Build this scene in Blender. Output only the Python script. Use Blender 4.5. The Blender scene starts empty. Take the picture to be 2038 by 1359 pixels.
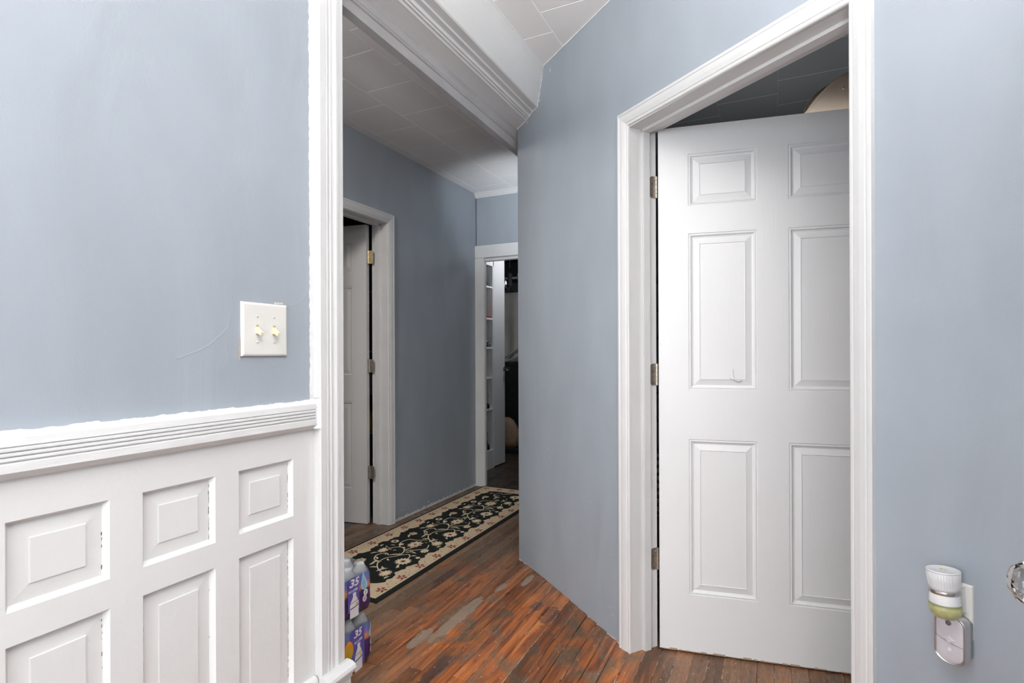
import bpy, bmesh, math, random
from mathutils import Vector, Matrix, noise
random.seed(7)
SC = bpy.context.scene
COL = SC.collection
PI = math.pi

# ------------------------------------------------------------------ camera
cam_d = bpy.data.cameras.new('camera')
cam = bpy.data.objects.new('camera', cam_d)
COL.objects.link(cam)
cam_d.sensor_width = 36.0
cam_d.lens = 36.0 * 1085.0 / 2038.0
cam_d.shift_y = 23.5 / 2038.0
cam_d.clip_start = 0.05
YAW = 0.443
cam.matrix_world = (Matrix.Translation((0, 0, 1.165)) @ Matrix.Rotation(YAW, 4, 'Z')
                    @ Matrix.Rotation(PI / 2, 4, 'X') @ Matrix.Rotation(-0.0037, 4, 'Z'))
SC.camera = cam

# ------------------------------------------------------------------ world, exposure, large lights
SC.view_settings.view_transform = 'Standard'
SC.view_settings.look = 'None'
SC.view_settings.gamma = 1.0
SC.view_settings.exposure = 0.0
W = bpy.data.worlds.new('sky'); SC.world = W; W.use_nodes = True
W.node_tree.nodes['Background'].inputs[0].default_value = (0.80, 0.88, 1.0, 1)
W.node_tree.nodes['Background'].inputs[1].default_value = 1.0


def area(name, loc, target, sx, sy, power, col=(1, 1, 1), spread=180):
    d = bpy.data.lights.new(name, 'AREA'); d.shape = 'RECTANGLE'; d.size = sx; d.size_y = sy
    d.energy = power; d.color = col; d.spread = math.radians(spread)
    o = bpy.data.objects.new(name, d); COL.objects.link(o); o.location = loc
    o.rotation_euler = (Vector(target) - Vector(loc)).to_track_quat('-Z', 'Y').to_euler()
    return o


area('window_daylight', (0.75, -2.75, 1.55), (0.2, 1.5, 1.35), 2.2, 1.7, 62, (0.93, 0.97, 1.0))
area('left_window_daylight', (-1.00, -1.70, 1.55), (0.6, 0.9, 1.45), 1.0, 1.3, 66, (0.95, 0.98, 1.0))  # unseen lamp added to brighten the slanted wall and its door
area('ceiling_bounce_fill', (0.75, -0.55, 2.56), (0.75, -0.55, 0), 0.9, 0.9, 26, (1.0, 0.97, 0.94))  # unseen panel added near the ceiling, standing in for bounced flash
area('bounce_flash', (0.25, -0.40, 1.55), (0.12, 0.15, 2.65), 0.35, 0.35, 70, (1.0, 0.985, 0.97), 105)
area('hall_side_window', (-1.36, 3.25, 1.75), (-1.85, 4.22, 2.50), 0.12, 0.25, 2.3, (0.86, 0.93, 1.0), 75)  # hidden spot added to throw the bright patch at the hall end
area('hall_ceiling_light', (-1.80, 0.9, 2.50), (-1.85, 2.2, 0.2), 0.3, 0.3, 22, (1.0, 0.95, 0.90))  # unseen lamp added to lift the hallway
area('closet_fill', (-0.1, 2.95, 1.55), (0.35, 2.8, 2.6), 0.2, 0.2, 5.0, (0.95, 0.97, 1.0))  # added lamp, out of view, lifting the side room ceiling and hat
area('far_room_fill', (-2.0, 5.1, 2.35), (-2.7, 5.3, 0.5), 0.5, 0.5, 9, (0.93, 0.96, 1.0))  # unseen fill added so the shelf unit and far room read brighter

# ------------------------------------------------------------------ materials


def nt_new(name):
    m = bpy.data.materials.new(name); m.use_nodes = True
    nt = m.node_tree
    return m, nt, nt.nodes['Principled BSDF']


def mat(name, rgb, rough=0.5, var=0.04, vscale=3.0, bump=0.0, bscale=60.0, metal=0.0, spec=0.5, stretch=(1, 1, 1), alpha=1.0, trans=0.0, coat=0.0, ior=1.45):
    m, nt, b = nt_new(name)
    tc = nt.nodes.new('ShaderNodeTexCoord')
    mp = nt.nodes.new('ShaderNodeMapping'); mp.inputs['Scale'].default_value = stretch
    nt.links.new(tc.outputs['Object'], mp.inputs['Vector'])
    n = nt.nodes.new('ShaderNodeTexNoise'); n.inputs['Scale'].default_value = vscale; n.inputs['Detail'].default_value = 5
    nt.links.new(mp.outputs[0], n.inputs['Vector'])
    r = nt.nodes.new('ShaderNodeValToRGB')
    r.color_ramp.elements[0].position = 0.3; r.color_ramp.elements[1].position = 0.7
    r.color_ramp.elements[0].color = tuple(c * (1 - var) for c in rgb) + (1,)
    r.color_ramp.elements[1].color = tuple(min(1, c * (1 + var)) for c in rgb) + (1,)
    nt.links.new(n.outputs['Fac'], r.inputs['Fac'])
    nt.links.new(r.outputs['Color'], b.inputs['Base Color'])
    b.inputs['Roughness'].default_value = rough; b.inputs['Metallic'].default_value = metal
    b.inputs['Specular IOR Level'].default_value = spec
    b.inputs['Alpha'].default_value = alpha
    b.inputs['Transmission Weight'].default_value = trans
    b.inputs['Coat Weight'].default_value = coat
    b.inputs['IOR'].default_value = ior
    if bump > 0:
        n2 = nt.nodes.new('ShaderNodeTexNoise'); n2.inputs['Scale'].default_value = bscale; n2.inputs['Detail'].default_value = 4
        nt.links.new(mp.outputs[0], n2.inputs['Vector'])
        bp = nt.nodes.new('ShaderNodeBump'); bp.inputs['Strength'].default_value = bump; bp.inputs['Distance'].default_value = 0.004
        nt.links.new(n2.outputs['Fac'], bp.inputs['Height'])
        nt.links.new(bp.outputs[0], b.inputs['Normal'])
    return m


def wall_mat(name, rgb, rough=0.42):
    """eggshell wall paint: rolled stipple, trowel unevenness, faint blotches"""
    m, nt, b = nt_new(name)
    L = nt.links.new
    g = nt.nodes.new('ShaderNodeNewGeometry')
    n1 = nt.nodes.new('ShaderNodeTexNoise'); n1.inputs['Scale'].default_value = 1.6; n1.inputs['Detail'].default_value = 3
    n2 = nt.nodes.new('ShaderNodeTexNoise'); n2.inputs['Scale'].default_value = 5; n2.inputs['Detail'].default_value = 6; n2.inputs['Distortion'].default_value = .8
    n3 = nt.nodes.new('ShaderNodeTexNoise'); n3.inputs['Scale'].default_value = 260; n3.inputs['Detail'].default_value = 2
    mp = nt.nodes.new('ShaderNodeMapping'); mp.inputs['Scale'].default_value = (1, 1, .35)
    L(g.outputs['Position'], n1.inputs['Vector']); L(g.outputs['Position'], mp.inputs[0]); L(mp.outputs[0], n2.inputs['Vector']); L(g.outputs['Position'], n3.inputs['Vector'])
    ad = nt.nodes.new('ShaderNodeMath'); ad.operation = 'ADD'; L(n1.outputs['Fac'], ad.inputs[0]); L(n2.outputs['Fac'], ad.inputs[1])
    hf = nt.nodes.new('ShaderNodeMath'); hf.operation = 'MULTIPLY'; hf.inputs[1].default_value = .5; L(ad.outputs[0], hf.inputs[0])
    r = nt.nodes.new('ShaderNodeValToRGB')
    r.color_ramp.elements[0].position = .35; r.color_ramp.elements[1].position = .65
    r.color_ramp.elements[0].color = tuple(c * .93 for c in rgb) + (1,)
    r.color_ramp.elements[1].color = tuple(c * 1.06 for c in rgb) + (1,)
    L(hf.outputs[0], r.inputs[0]); L(r.outputs[0], b.inputs['Base Color'])
    b.inputs['Roughness'].default_value = rough
    b1 = nt.nodes.new('ShaderNodeBump'); b1.inputs['Strength'].default_value = .35; b1.inputs['Distance'].default_value = .012
    L(n2.outputs['Fac'], b1.inputs['Height'])
    b2 = nt.nodes.new('ShaderNodeBump'); b2.inputs['Strength'].default_value = .10; b2.inputs['Distance'].default_value = .002
    L(n3.outputs['Fac'], b2.inputs['Height']); L(b1.outputs[0], b2.inputs['Normal']); L(b2.outputs[0], b.inputs['Normal'])
    return m


def grain_mat(name, rgb, rough=.4):
    """moulded door skin: white paint over an embossed wood grain running upright"""
    m, nt, b = nt_new(name)
    L = nt.links.new
    tc = nt.nodes.new('ShaderNodeTexCoord')
    mp = nt.nodes.new('ShaderNodeMapping'); mp.inputs['Scale'].default_value = (1, 1, .07)
    L(tc.outputs['Object'], mp.inputs[0])
    w = nt.nodes.new('ShaderNodeTexNoise'); w.inputs['Scale'].default_value = 120; w.inputs['Detail'].default_value = 5; w.inputs['Distortion'].default_value = .6
    L(mp.outputs[0], w.inputs['Vector'])
    n = nt.nodes.new('ShaderNodeTexNoise'); n.inputs['Scale'].default_value = 2.5
    L(tc.outputs['Object'], n.inputs['Vector'])
    r = nt.nodes.new('ShaderNodeValToRGB')
    r.color_ramp.elements[0].color = tuple(c * .97 for c in rgb) + (1,); r.color_ramp.elements[1].color = tuple(min(1, c * 1.03) for c in rgb) + (1,)
    L(n.outputs['Fac'], r.inputs[0]); L(r.outputs[0], b.inputs['Base Color'])
    b.inputs['Roughness'].default_value = rough
    bp = nt.nodes.new('ShaderNodeBump'); bp.inputs['Strength'].default_value = .35; bp.inputs['Distance'].default_value = .0012
    L(w.outputs['Fac'], bp.inputs['Height']); L(bp.outputs[0], b.inputs['Normal'])
    return m


def floor_mat(name, dark=False):
    m, nt, b = nt_new(name)
    L = nt.links.new
    N = nt.nodes.new
    g = N('ShaderNodeNewGeometry'); oi = N('ShaderNodeObjectInfo')
    P = g.outputs['Position']

    def noise_(scale, sc=(1, 1, 1), det=6, dist=0.0, off=None):
        mp = N('ShaderNodeMapping'); mp.inputs['Scale'].default_value = sc
        L(P, mp.inputs[0])
        if off is not None:
            cb = N('ShaderNodeCombineXYZ'); mm = N('ShaderNodeMath'); mm.operation = 'MULTIPLY'; mm.inputs[1].default_value = 37.0
            L(oi.outputs['Random'], mm.inputs[0]); L(mm.outputs[0], cb.inputs[2]); L(cb.outputs[0], mp.inputs['Location'])
        n = N('ShaderNodeTexNoise'); n.inputs['Scale'].default_value = scale; n.inputs['Detail'].default_value = det; n.inputs['Distortion'].default_value = dist
        L(mp.outputs[0], n.inputs['Vector']); return n.outputs['Fac']

    def ramp(fac, stops):
        r = N('ShaderNodeValToRGB'); e = r.color_ramp.elements
        while len(e) < len(stops): e.new(.5)
        for k, (p, c) in enumerate(stops):
            e[k].position = p; e[k].color = (c + (1,)) if isinstance(c, tuple) else (c, c, c, 1)
        L(fac, r.inputs[0]); return r.outputs[0]

    def mix(fac, a, c, mode='MIX'):
        x = N('ShaderNodeMix'); x.data_type = 'RGBA'; x.blend_type = mode
        if isinstance(fac, float): x.inputs[0].default_value = fac
        else: L(fac, x.inputs[0])
        for v, i in ((a, 6), (c, 7)):
            if isinstance(v, tuple): x.inputs[i].default_value = v + (1,)
            else: L(v, x.inputs[i])
        return x.outputs[2]

    def mth(op, a, c=None):
        x = N('ShaderNodeMath'); x.operation = op
        for v, i in ((a, 0), (c, 1)):
            if v is None: continue
            if isinstance(v, (int, float)): x.inputs[i].default_value = v
            else: L(v, x.inputs[i])
        return x.outputs[0]

    def blob(cx, cy, rx, ry, wob=.5, ns=22):
        mp = N('ShaderNodeMapping'); mp.inputs['Location'].default_value = (-cx / rx, -cy / ry, 0); mp.inputs['Scale'].default_value = (1 / rx, 1 / ry, 0)
        L(P, mp.inputs[0])
        ln = N('ShaderNodeVectorMath'); ln.operation = 'LENGTH'; L(mp.outputs[0], ln.inputs[0])
        d = mth('ADD', ln.outputs['Value'], mth('MULTIPLY', mth('SUBTRACT', noise_(ns, det=4), .5), wob * 2))
        return ramp(d, [(.82, 1.0), (1.0, 0.0)])
    grain = noise_(5, (7, .55, 1), 9, 1.0, off=1)
    fine = noise_(60, (9, .7, 1), 5, .3, off=1)
    big = noise_(2.4, (1.5, .9, 1), 5, .5)
    dirt = noise_(7, (1.3, .8, 1), 8, .8)
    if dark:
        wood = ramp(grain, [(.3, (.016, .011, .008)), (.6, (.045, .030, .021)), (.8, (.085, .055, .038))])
    else:
        wood = ramp(grain, [(.26, (.085, .030, .014)), (.42, (.235, .066, .020)), (.58, (.45, .135, .030)), (.78, (.62, .255, .075))])
        brown = ramp(fine, [(.25, (.065, .042, .026)), (.50, (.160, .106, .064)), (.78, (.32, .225, .145))])
        # varnish gone towards the walls, the hall and along the traffic line
        sx = N('ShaderNodeSeparateXYZ'); L(P, sx.inputs[0])
        hall = ramp(mth('ADD', mth('MULTIPLY', sx.outputs[0], -1.0), mth('MULTIPLY', mth('SUBTRACT', big, .5), .9)), [(1.28, 0.0), (1.62, 1.0)])
        far = ramp(mth('ADD', sx.outputs[1], mth('MULTIPLY', mth('SUBTRACT', dirt, .5), 1.4)), [(.5, 0.0), (1.0, 1.0)])
        farm = N('ShaderNodeMapRange'); farm.inputs[1].default_value = 2.25; farm.inputs[2].default_value = 2.95
        L(mth('ADD', sx.outputs[1], mth('MULTIPLY', mth('SUBTRACT', dirt, .5), 1.6)), farm.inputs[0])
        hm = N('ShaderNodeMapRange'); hm.inputs[1].default_value = 1.22; hm.inputs[2].default_value = 1.62
        L(mth('ADD', mth('MULTIPLY', sx.outputs[0], -1.0), mth('MULTIPLY', mth('SUBTRACT', big, .5), 1.3)), hm.inputs[0])
        worn = mth('MAXIMUM', mth('MULTIPLY', farm.outputs[0], .75), mth('MULTIPLY', hm.outputs[0], .9))
        wallish = mth('ADD', mth('MULTIPLY', sx.outputs[0], .63), mth('MULTIPLY', sx.outputs[1], .776))  # distance towards the slanted wall
        wm = N('ShaderNodeMapRange'); wm.inputs[1].default_value = 1.18; wm.inputs[2].default_value = 1.42
        L(mth('ADD', wallish, mth('MULTIPLY', mth('SUBTRACT', dirt, .5), .9)), wm.inputs[0])
        worn = mth('MAXIMUM', worn, mth('MULTIPLY', wm.outputs[0], .7))
        patch = ramp(dirt, [(.49, 0.0), (.62, .85)])
        worn = mth('MAXIMUM', worn, patch)
        wood = mix(worn, wood, brown)
        tone = N('ShaderNodeMapRange'); tone.inputs[3].default_value = .50; tone.inputs[4].default_value = 1.22
        L(oi.outputs['Random'], tone.inputs[0])
        vm = N('ShaderNodeVectorMath'); vm.operation = 'SCALE'; L(wood, vm.inputs[0]); L(tone.outputs[0], vm.inputs['Scale']); wood = vm.outputs[0]
        # bare grey scar where the finish has been scraped away, two smaller ones, and dark water stains
        for a in ((-1.250, 2.09, .034, .25), (-1.215, 2.43, .022, .055), (-1.13, 2.56, .02, .09), (-1.30, 1.86, .03, .10)):
            wood = mix(mth('MULTIPLY', blob(*a), .85), wood, mix(fine, (.20, .145, .10), (.36, .29, .22)))
        for a in ((-1.545, 2.45, .03, .12), (-.90, 2.28, .045, .09), (-.98, 2.32, .03, .05), (-1.12, 1.70, .03, .14)):
            wood = mix(mth('MULTIPLY', blob(*a, wob=1.0), .6), wood, (.035, .028, .028))
    # scratches and flecks of white paint
    v = N('ShaderNodeTexVoronoi'); v.inputs['Scale'].default_value = 34; v.feature = 'F1'
    L(P, v.inputs['Vector'])
    fl = ramp(v.outputs['Distance'], [(.07, 1.0), (.11, 0.0)])
    fl = mth('MULTIPLY', fl, ramp(v.outputs['Color'], [(.60, 0.0), (.66, 1.0)]))
    wood = mix(mth('MULTIPLY', fl, .8 if not dark else .3), wood, (.62, .58, .54))
    scr = ramp(noise_(30, (5, .35, 1), 2, 1.5), [(.655, 0.0), (.68, 1.0)])
    wood = mix(mth('MULTIPLY', scr, .30), wood, (.50, .38, .30))
    L(wood, b.inputs['Base Color'])
    rr = ramp(dirt, [(.35, .26), (.7, .55)]); L(rr, b.inputs['Roughness'])
    bp = N('ShaderNodeBump'); bp.inputs['Strength'].default_value = .25; bp.inputs['Distance'].default_value = .002
    L(fine, bp.inputs['Height']); L(bp.outputs[0], b.inputs['Normal'])
    return m


def two_tone(name, a, c, scale=40, thr=.5, rough=.7, bump=.0):
    m, nt, b = nt_new(name); L = nt.links.new
    tc = nt.nodes.new('ShaderNodeTexCoord')
    n = nt.nodes.new('ShaderNodeTexNoise'); n.inputs['Scale'].default_value = scale; n.inputs['Detail'].default_value = 4
    L(tc.outputs['Object'], n.inputs['Vector'])
    r = nt.nodes.new('ShaderNodeValToRGB'); r.color_ramp.elements[0].position = thr - .08; r.color_ramp.elements[1].position = thr + .08
    r.color_ramp.elements[0].color = a + (1,); r.color_ramp.elements[1].color = c + (1,); b.inputs['Specular IOR Level'].default_value = .2
    L(n.outputs['Fac'], r.inputs[0]); L(r.outputs[0], b.inputs['Base Color']); b.inputs['Roughness'].default_value = rough
    if bump:
        bp = nt.nodes.new('ShaderNodeBump'); bp.inputs['Strength'].default_value = bump; bp.inputs['Distance'].default_value = .003
        L(n.outputs['Fac'], bp.inputs['Height']); L(bp.outputs[0], b.inputs['Normal'])
    return m


M = {}
M['blue'] = wall_mat('blue_grey_wall_paint', (.357, .396, .441))
M['blue_left'] = M['blue']
M['white'] = mat('white_gloss_paint', (.68, .675, .67), .34, .03, 4, .12, 90)
M['old_white'] = mat('old_brushed_white_paint', (.72, .72, .715), .4, .05, 5, .35, 55, stretch=(1, .25, 1))
M['wainscot'] = mat('wainscot_white_paint', (.72, .715, .705), .38, .03, 3, .2, 70)
M['door'] = grain_mat('door_white_paint', (.74, .74, .745))
M['hdoor'] = grain_mat('hall_door_white_paint', (.70, .69, .68))
M['chip'] = two_tone('chipped_white_paint', (.80, .79, .77), (.52, .46, .40), 60, .70, .6, .5)
M['chipw'] = mat('loose_white_paint', (.77, .77, .77), .6, .06, 40, .5, 80)
M['crack'] = mat('dark_open_crack', (.10, .05, .04), .9)
M['tile'] = mat('ceiling_tile_fibreboard', (.80, .785, .775), .85, .03, 2, .12, 300)
M['tilejoint'] = mat('ceiling_tile_joint', (.93, .92, .91), .8)  # whiter than the tiles: light on their bevelled edges put into the colour
M['floor'] = floor_mat('worn_red_strip_flooring')
M['darkfloor'] = floor_mat('dark_board_flooring', True)
M['joint'] = two_tone('dusty_floor_joint', (.03, .017, .012), (.42, .34, .28), 6, .56, .9)
M['ivory'] = mat('ivory_plastic', (.74, .66, .46), .35, .01)
M['plate'] = mat('cream_white_plastic', (.76, .745, .71), .3, .01)
M['screw'] = mat('painted_screw', (.45, .43, .40), .4, metal=.6)
M['nickel'] = mat('satin_nickel', (.50, .45, .38), .38, .1, 60, metal=.9)
M['brass'] = mat('tarnished_brass', (.44, .36, .20), .38, .15, 60, metal=.9)
M['silver'] = mat('brushed_silver', (.66, .64, .63), .22, .05, 20, metal=.95)
M['dark'] = mat('dark_cavity', (.02, .02, .02), .9)
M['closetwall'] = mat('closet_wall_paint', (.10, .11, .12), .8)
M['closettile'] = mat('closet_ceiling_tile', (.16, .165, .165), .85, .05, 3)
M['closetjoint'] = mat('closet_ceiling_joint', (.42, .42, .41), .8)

# ------------------------------------------------------------------ mesh builder


class MB:
    def __init__(self, xf=None):
        self.v = []; self.f = []; self.mi = []; self.xf = xf or Matrix.Identity(4); self.m = 0; self.sm = []; self.smooth = False

    def add(self, pts):
        b0 = len(self.v)
        for p in pts: self.v.append(tuple(self.xf @ Vector(p)))
        return b0

    def face(self, idx):
        self.f.append(tuple(idx)); self.mi.append(self.m); self.sm.append(self.smooth)

    def box(self, x0, x1, y0, y1, z0, z1):
        b = self.add([(x0, y0, z0), (x1, y0, z0), (x1, y1, z0), (x0, y1, z0), (x0, y0, z1), (x1, y0, z1), (x1, y1, z1), (x0, y1, z1)])
        for q in ((0, 3, 2, 1), (4, 5, 6, 7), (0, 1, 5, 4), (1, 2, 6, 5), (2, 3, 7, 6), (3, 0, 4, 7)):
            self.face([b + i for i in q])
        return self

    def cbox(self, x0, x1, y0, y1, z0, z1, c):
        """box with chamfered top and bottom edges"""
        lev = [(z0, c), (z0 + c, 0), (z1 - c, 0), (z1, c)]
        r = []
        for z, i in lev:
            r.append(self.add([(x0 + i, y0 + i, z), (x1 - i, y0 + i, z), (x1 - i, y1 - i, z), (x0 + i, y1 - i, z)]))
        for a, b_ in zip(r, r[1:]):
            for k in range(4): self.face([a + k, a + (k + 1) % 4, b_ + (k + 1) % 4, b_ + k])
        self.face([r[0] + k for k in (3, 2, 1, 0)]); self.face([r[-1] + k for k in range(4)])
        return self

    def loft(self, rings, closed=False, cap=False):
        """rings: lists of points of equal length"""
        bs = [self.add(r) for r in rings]; n = len(rings[0])
        for a, b_ in zip(bs, bs[1:]):
            for k in range(n if closed else n - 1):
                k2 = (k + 1) % n
                self.face([a + k, a + k2, b_ + k2, b_ + k])
        if cap:
            self.face([bs[0] + k for k in range(n)][::-1]); self.face([bs[-1] + k for k in range(n)])
        return self

    def prism(self, poly, z0, z1):
        n = len(poly)
        a = self.add([(p[0], p[1], z0) for p in poly]); b_ = self.add([(p[0], p[1], z1) for p in poly])
        for k in range(n): self.face([a + k, a + (k + 1) % n, b_ + (k + 1) % n, b_ + k])
        self.face([a + k for k in range(n)][::-1]); self.face([b_ + k for k in range(n)])
        return self

    def lathe(self, prof, c=(0, 0, 0), n=24, axis='Z', flat=None):
        """prof: (r, h) list"""
        rings = []
        for r, h in prof:
            ring = []
            for k in range(n):
                a = 2 * PI * k / n
                rr = r * (flat(a, h) if flat else 1)
                u, v = rr * math.cos(a), rr * math.sin(a)
                p = {'Z': (u, v, h), 'X': (h, u, v), 'Y': (u, h, v)}[axis]
                ring.append((p[0] + c[0], p[1] + c[1], p[2] + c[2]))
            rings.append(ring)
        return self.loft(rings, True, True)

    def tube(self, pts, r, n=8):
        pts = [Vector(p) for p in pts]; rings = []
        for i, p in enumerate(pts):
            t = (pts[min(i + 1, len(pts) - 1)] - pts[max(i - 1, 0)]).normalized()
            u = t.orthogonal().normalized() if i == 0 else (u - t * u.dot(t)).normalized()
            w = t.cross(u)
            rr = r[i] if isinstance(r, (list, tuple)) else r
            rings.append([tuple(p + (u * math.cos(2 * PI * k / n) + w * math.sin(2 * PI * k / n)) * rr) for k in range(n)])
        return self.loft(rings, True, True)

    def build(self, name, mats, parent=None, origin=None, recalc=True, bevel=0.0):
        if not isinstance(mats, (list, tuple)): mats = [mats]
        pl = Vector(parent['_w']) if parent is not None and '_w' in parent else Vector((0, 0, 0))
        og = Vector(origin) if origin is not None else pl
        me = bpy.data.meshes.new(name)
        me.from_pydata([tuple(Vector(p) - og) for p in self.v], [], self.f)
        for x in mats: me.materials.append(x)
        me.polygons.foreach_set('material_index', self.mi)
        me.polygons.foreach_set('use_smooth', self.sm)
        if recalc or bevel:
            bm = bmesh.new(); bm.from_mesh(me)
            if recalc: bmesh.ops.recalc_face_normals(bm, faces=bm.faces)
            if bevel: bmesh.ops.bevel(bm, geom=bm.edges[:], offset=bevel, segments=2, affect='EDGES', clamp_overlap=True)
            bm.to_mesh(me); bm.free()
        o = bpy.data.objects.new(name, me); COL.objects.link(o)
        if parent is not None: o.parent = parent
        o.location = og - pl
        o['_w'] = tuple(og)
        return o


def empty(name, loc):
    o = bpy.data.objects.new(name, None); COL.objects.link(o); o.location = loc; o['_w'] = tuple(loc)
    o.empty_display_size = .1
    return o


def tag(o, label=None, cat=None, group=None, kind=None):
    if label: o['label'] = label
    if cat: o['category'] = cat
    if group: o['group'] = group
    if kind: o['kind'] = kind
    return o


def struct(o, label=None, cat=None):
    o['kind'] = 'structure'
    if label: o['label'] = label
    o['category'] = cat or o.name.split('_')[0]
    return o


def clip_poly(poly, planes):
    """planes (a,b,c): keep a*x+b*y<=c"""
    for a, b, c in planes:
        out = []
        for i in range(len(poly)):
            p, q = poly[i], poly[(i + 1) % len(poly)]
            dp, dq = a * p[0] + b * p[1] - c, a * q[0] + b * q[1] - c
            if dp <= 0: out.append(p)
            if (dp < 0 < dq) or (dq < 0 < dp):
                t = dp / (dp - dq); out.append((p[0] + (q[0] - p[0]) * t, p[1] + (q[1] - p[1]) * t))
        poly = out
        if len(poly) < 3: return []
    return poly


def area2(p):
    return abs(sum(p[i][0] * p[(i + 1) % len(p)][1] - p[(i + 1) % len(p)][0] * p[i][1] for i in range(len(p)))) / 2


# slanted wall frame: s along the wall (towards the right), o into the room, z up
CX, CY = -1.292, 2.807
BD = Vector((.776, -.630)).normalized(); BN = Vector((-BD.y * -1, 0))
BDx, BDy = BD.x, BD.y
NX, NY = -BDy, BDx            # away from the room
MBM = Matrix(((BDx, -NX, 0, CX), (BDy, -NY, 0, CY), (0, 0, 1, 0), (0, 0, 0, 1)))
HX = -2.35                    # hall left wall face
MHW = Matrix(((0, 1, 0, HX), (1, 0, 0, 0), (0, 0, 1, 0), (0, 0, 0, 1)))    # s = y, o = x - HX


def zf(x):
    t = max(0, min(1, (x + 1.15) / .85)); return -.042 * t * t * (3 - 2 * t)


# ------------------------------------------------------------------ floor
mb = MB(); mb.box(-2.55, 2.5, -2.8, 4.30, -.16, -.062)
mb.m = 0
fl = mb.build('floor', [M['joint']])
struct(fl, 'old red strip wood floor with worn finish, paint flecks and a grey bare scar')
# light dusty bed right under the strips so the joints read
bed = MB()
xs = [-2.52 + .0585 * k for k in range(80)]
W0 = .0585; x0 = -1.045 - 26 * W0
cols = [x0 + W0 * k for k in range(0, 60)]
for cx in cols:
    z = zf(cx + W0 / 2) - .0042
    bed.box(cx, cx + W0, .3, 4.22, -.07, z)
tag(bed.build('joint_bed', M['joint'], fl))
rnd = random.Random(11)
planks = 0
for cx in cols:
    y = .32 - rnd.uniform(0, .9) * 0
    first = True
    while y < 4.215:
        ln = rnd.uniform(.75, 1.7)
        y1 = min(4.218, y + ln)
        if 4.218 - y1 < .25: y1 = 4.218
        mp = MB()
        g = .0003 + rnd.random() * .0004
        zt = zf(cx + W0 / 2) + rnd.uniform(-.0005, .0005)
        xa, xb = cx + g, cx + W0 - g; c = .0009
        ya, yb = y + .0006, y1 - .0006
        a = mp.add([(xa, ya, zt - .009), (xb, ya, zt - .009), (xb, yb, zt - .009), (xa, yb, zt - .009)])
        b_ = mp.add([(xa, ya, zt - c), (xb, ya, zt - c), (xb, yb, zt - c), (xa, yb, zt - c)])
        d_ = mp.add([(xa + c, ya + c, zt), (xb - c, ya + c, zt), (xb - c, yb - c, zt), (xa + c, yb - c, zt)])
        for p, q in ((a, b_), (b_, d_)):
            for k in range(4): mp.face([p + k, p + (k + 1) % 4, q + (k + 1) % 4, q + k])
        mp.face([d_ + k for k in range(4)])
        mp.build('plank', M['floor'], fl, recalc=False); planks += 1
        y = y1

# pale dust and old filler packed into some of the joints
jf = MB(); rj = random.Random(77)
for cx in cols:
    strong = rj.random() < .22
    y = .5
    while y < 4.15:
        l_ = rj.uniform(.02, .16)
        if rj.random() < (.88 if strong else .38):
            zt = zf(cx) + .0005; hw = rj.uniform(.0006, .0010) * (1.6 if strong else 1)
            i = jf.add([(cx - hw, y, zt), (cx + hw, y, zt), (cx + hw * .7, y + l_, zt), (cx - hw * .7, y + l_, zt)]); jf.face(range(i, i + 4))
        y += l_ + rj.uniform(.0, .03)
jf.build('joint_filler', two_tone('pale_joint_dust', (.30, .20, .14), (.60, .52, .45), 30, .52, .9), fl, recalc=False)['kind'] = 'stuff'

# ------------------------------------------------------------------ ceilings
ZR, ZH, ZC = 2.648, 2.572, 2.585


def slab(name, poly, z0, z1, m): return struct(MB().prism(poly, z0, z1).build(name, m))


def bpt(s, n=0.0): return (CX + BDx * s + NX * n, CY + BDy * s + NY * n)


room_poly = [(-1.13, -2.7), (2.5, -2.7), (2.5, bpt(4.9, .05)[1]), bpt(4.9, .05), bpt(.16, .05)]
ceil_room = struct(MB().prism([(-1.13, -2.7), (2.5, -2.7), bpt(4.92, .05), bpt(.15, .05)], ZR + .0012, ZR + .05).build('ceiling', M['tilejoint']),
                   'white tiled ceiling of the front room', 'ceiling')
nsg = (NX, NY)


def tiles(parent, xs_, ys_of, pitch, planes, z, m, th=.0012, gx=.0030):
    n = 0
    for i, xa in enumerate(xs_):
        for ya in ys_of(i):
            g = .0030
            po = clip_poly([(xa + gx, ya + g), (xa + .31 - gx, ya + g), (xa + .31 - gx, ya + pitch - g), (xa + gx, ya + pitch - g)], planes)
            if len(po) < 3 or area2(po) < 2e-4: continue
            t = MB()
            # chamfered lower edge
            cxm = sum(p[0] for p in po) / len(po); cym = sum(p[1] for p in po) / len(po)
            lo = [(p[0] + (cxm - p[0]) * .010, p[1] + (cym - p[1]) * .004, z) for p in po]
            up = [(p[0], p[1], z + .0006) for p in po]; tp = [(p[0], p[1], z + th) for p in po]
            t.loft([tp, up, lo], True, True)
            t.build('tile', m, parent); n += 1
    return n


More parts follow.
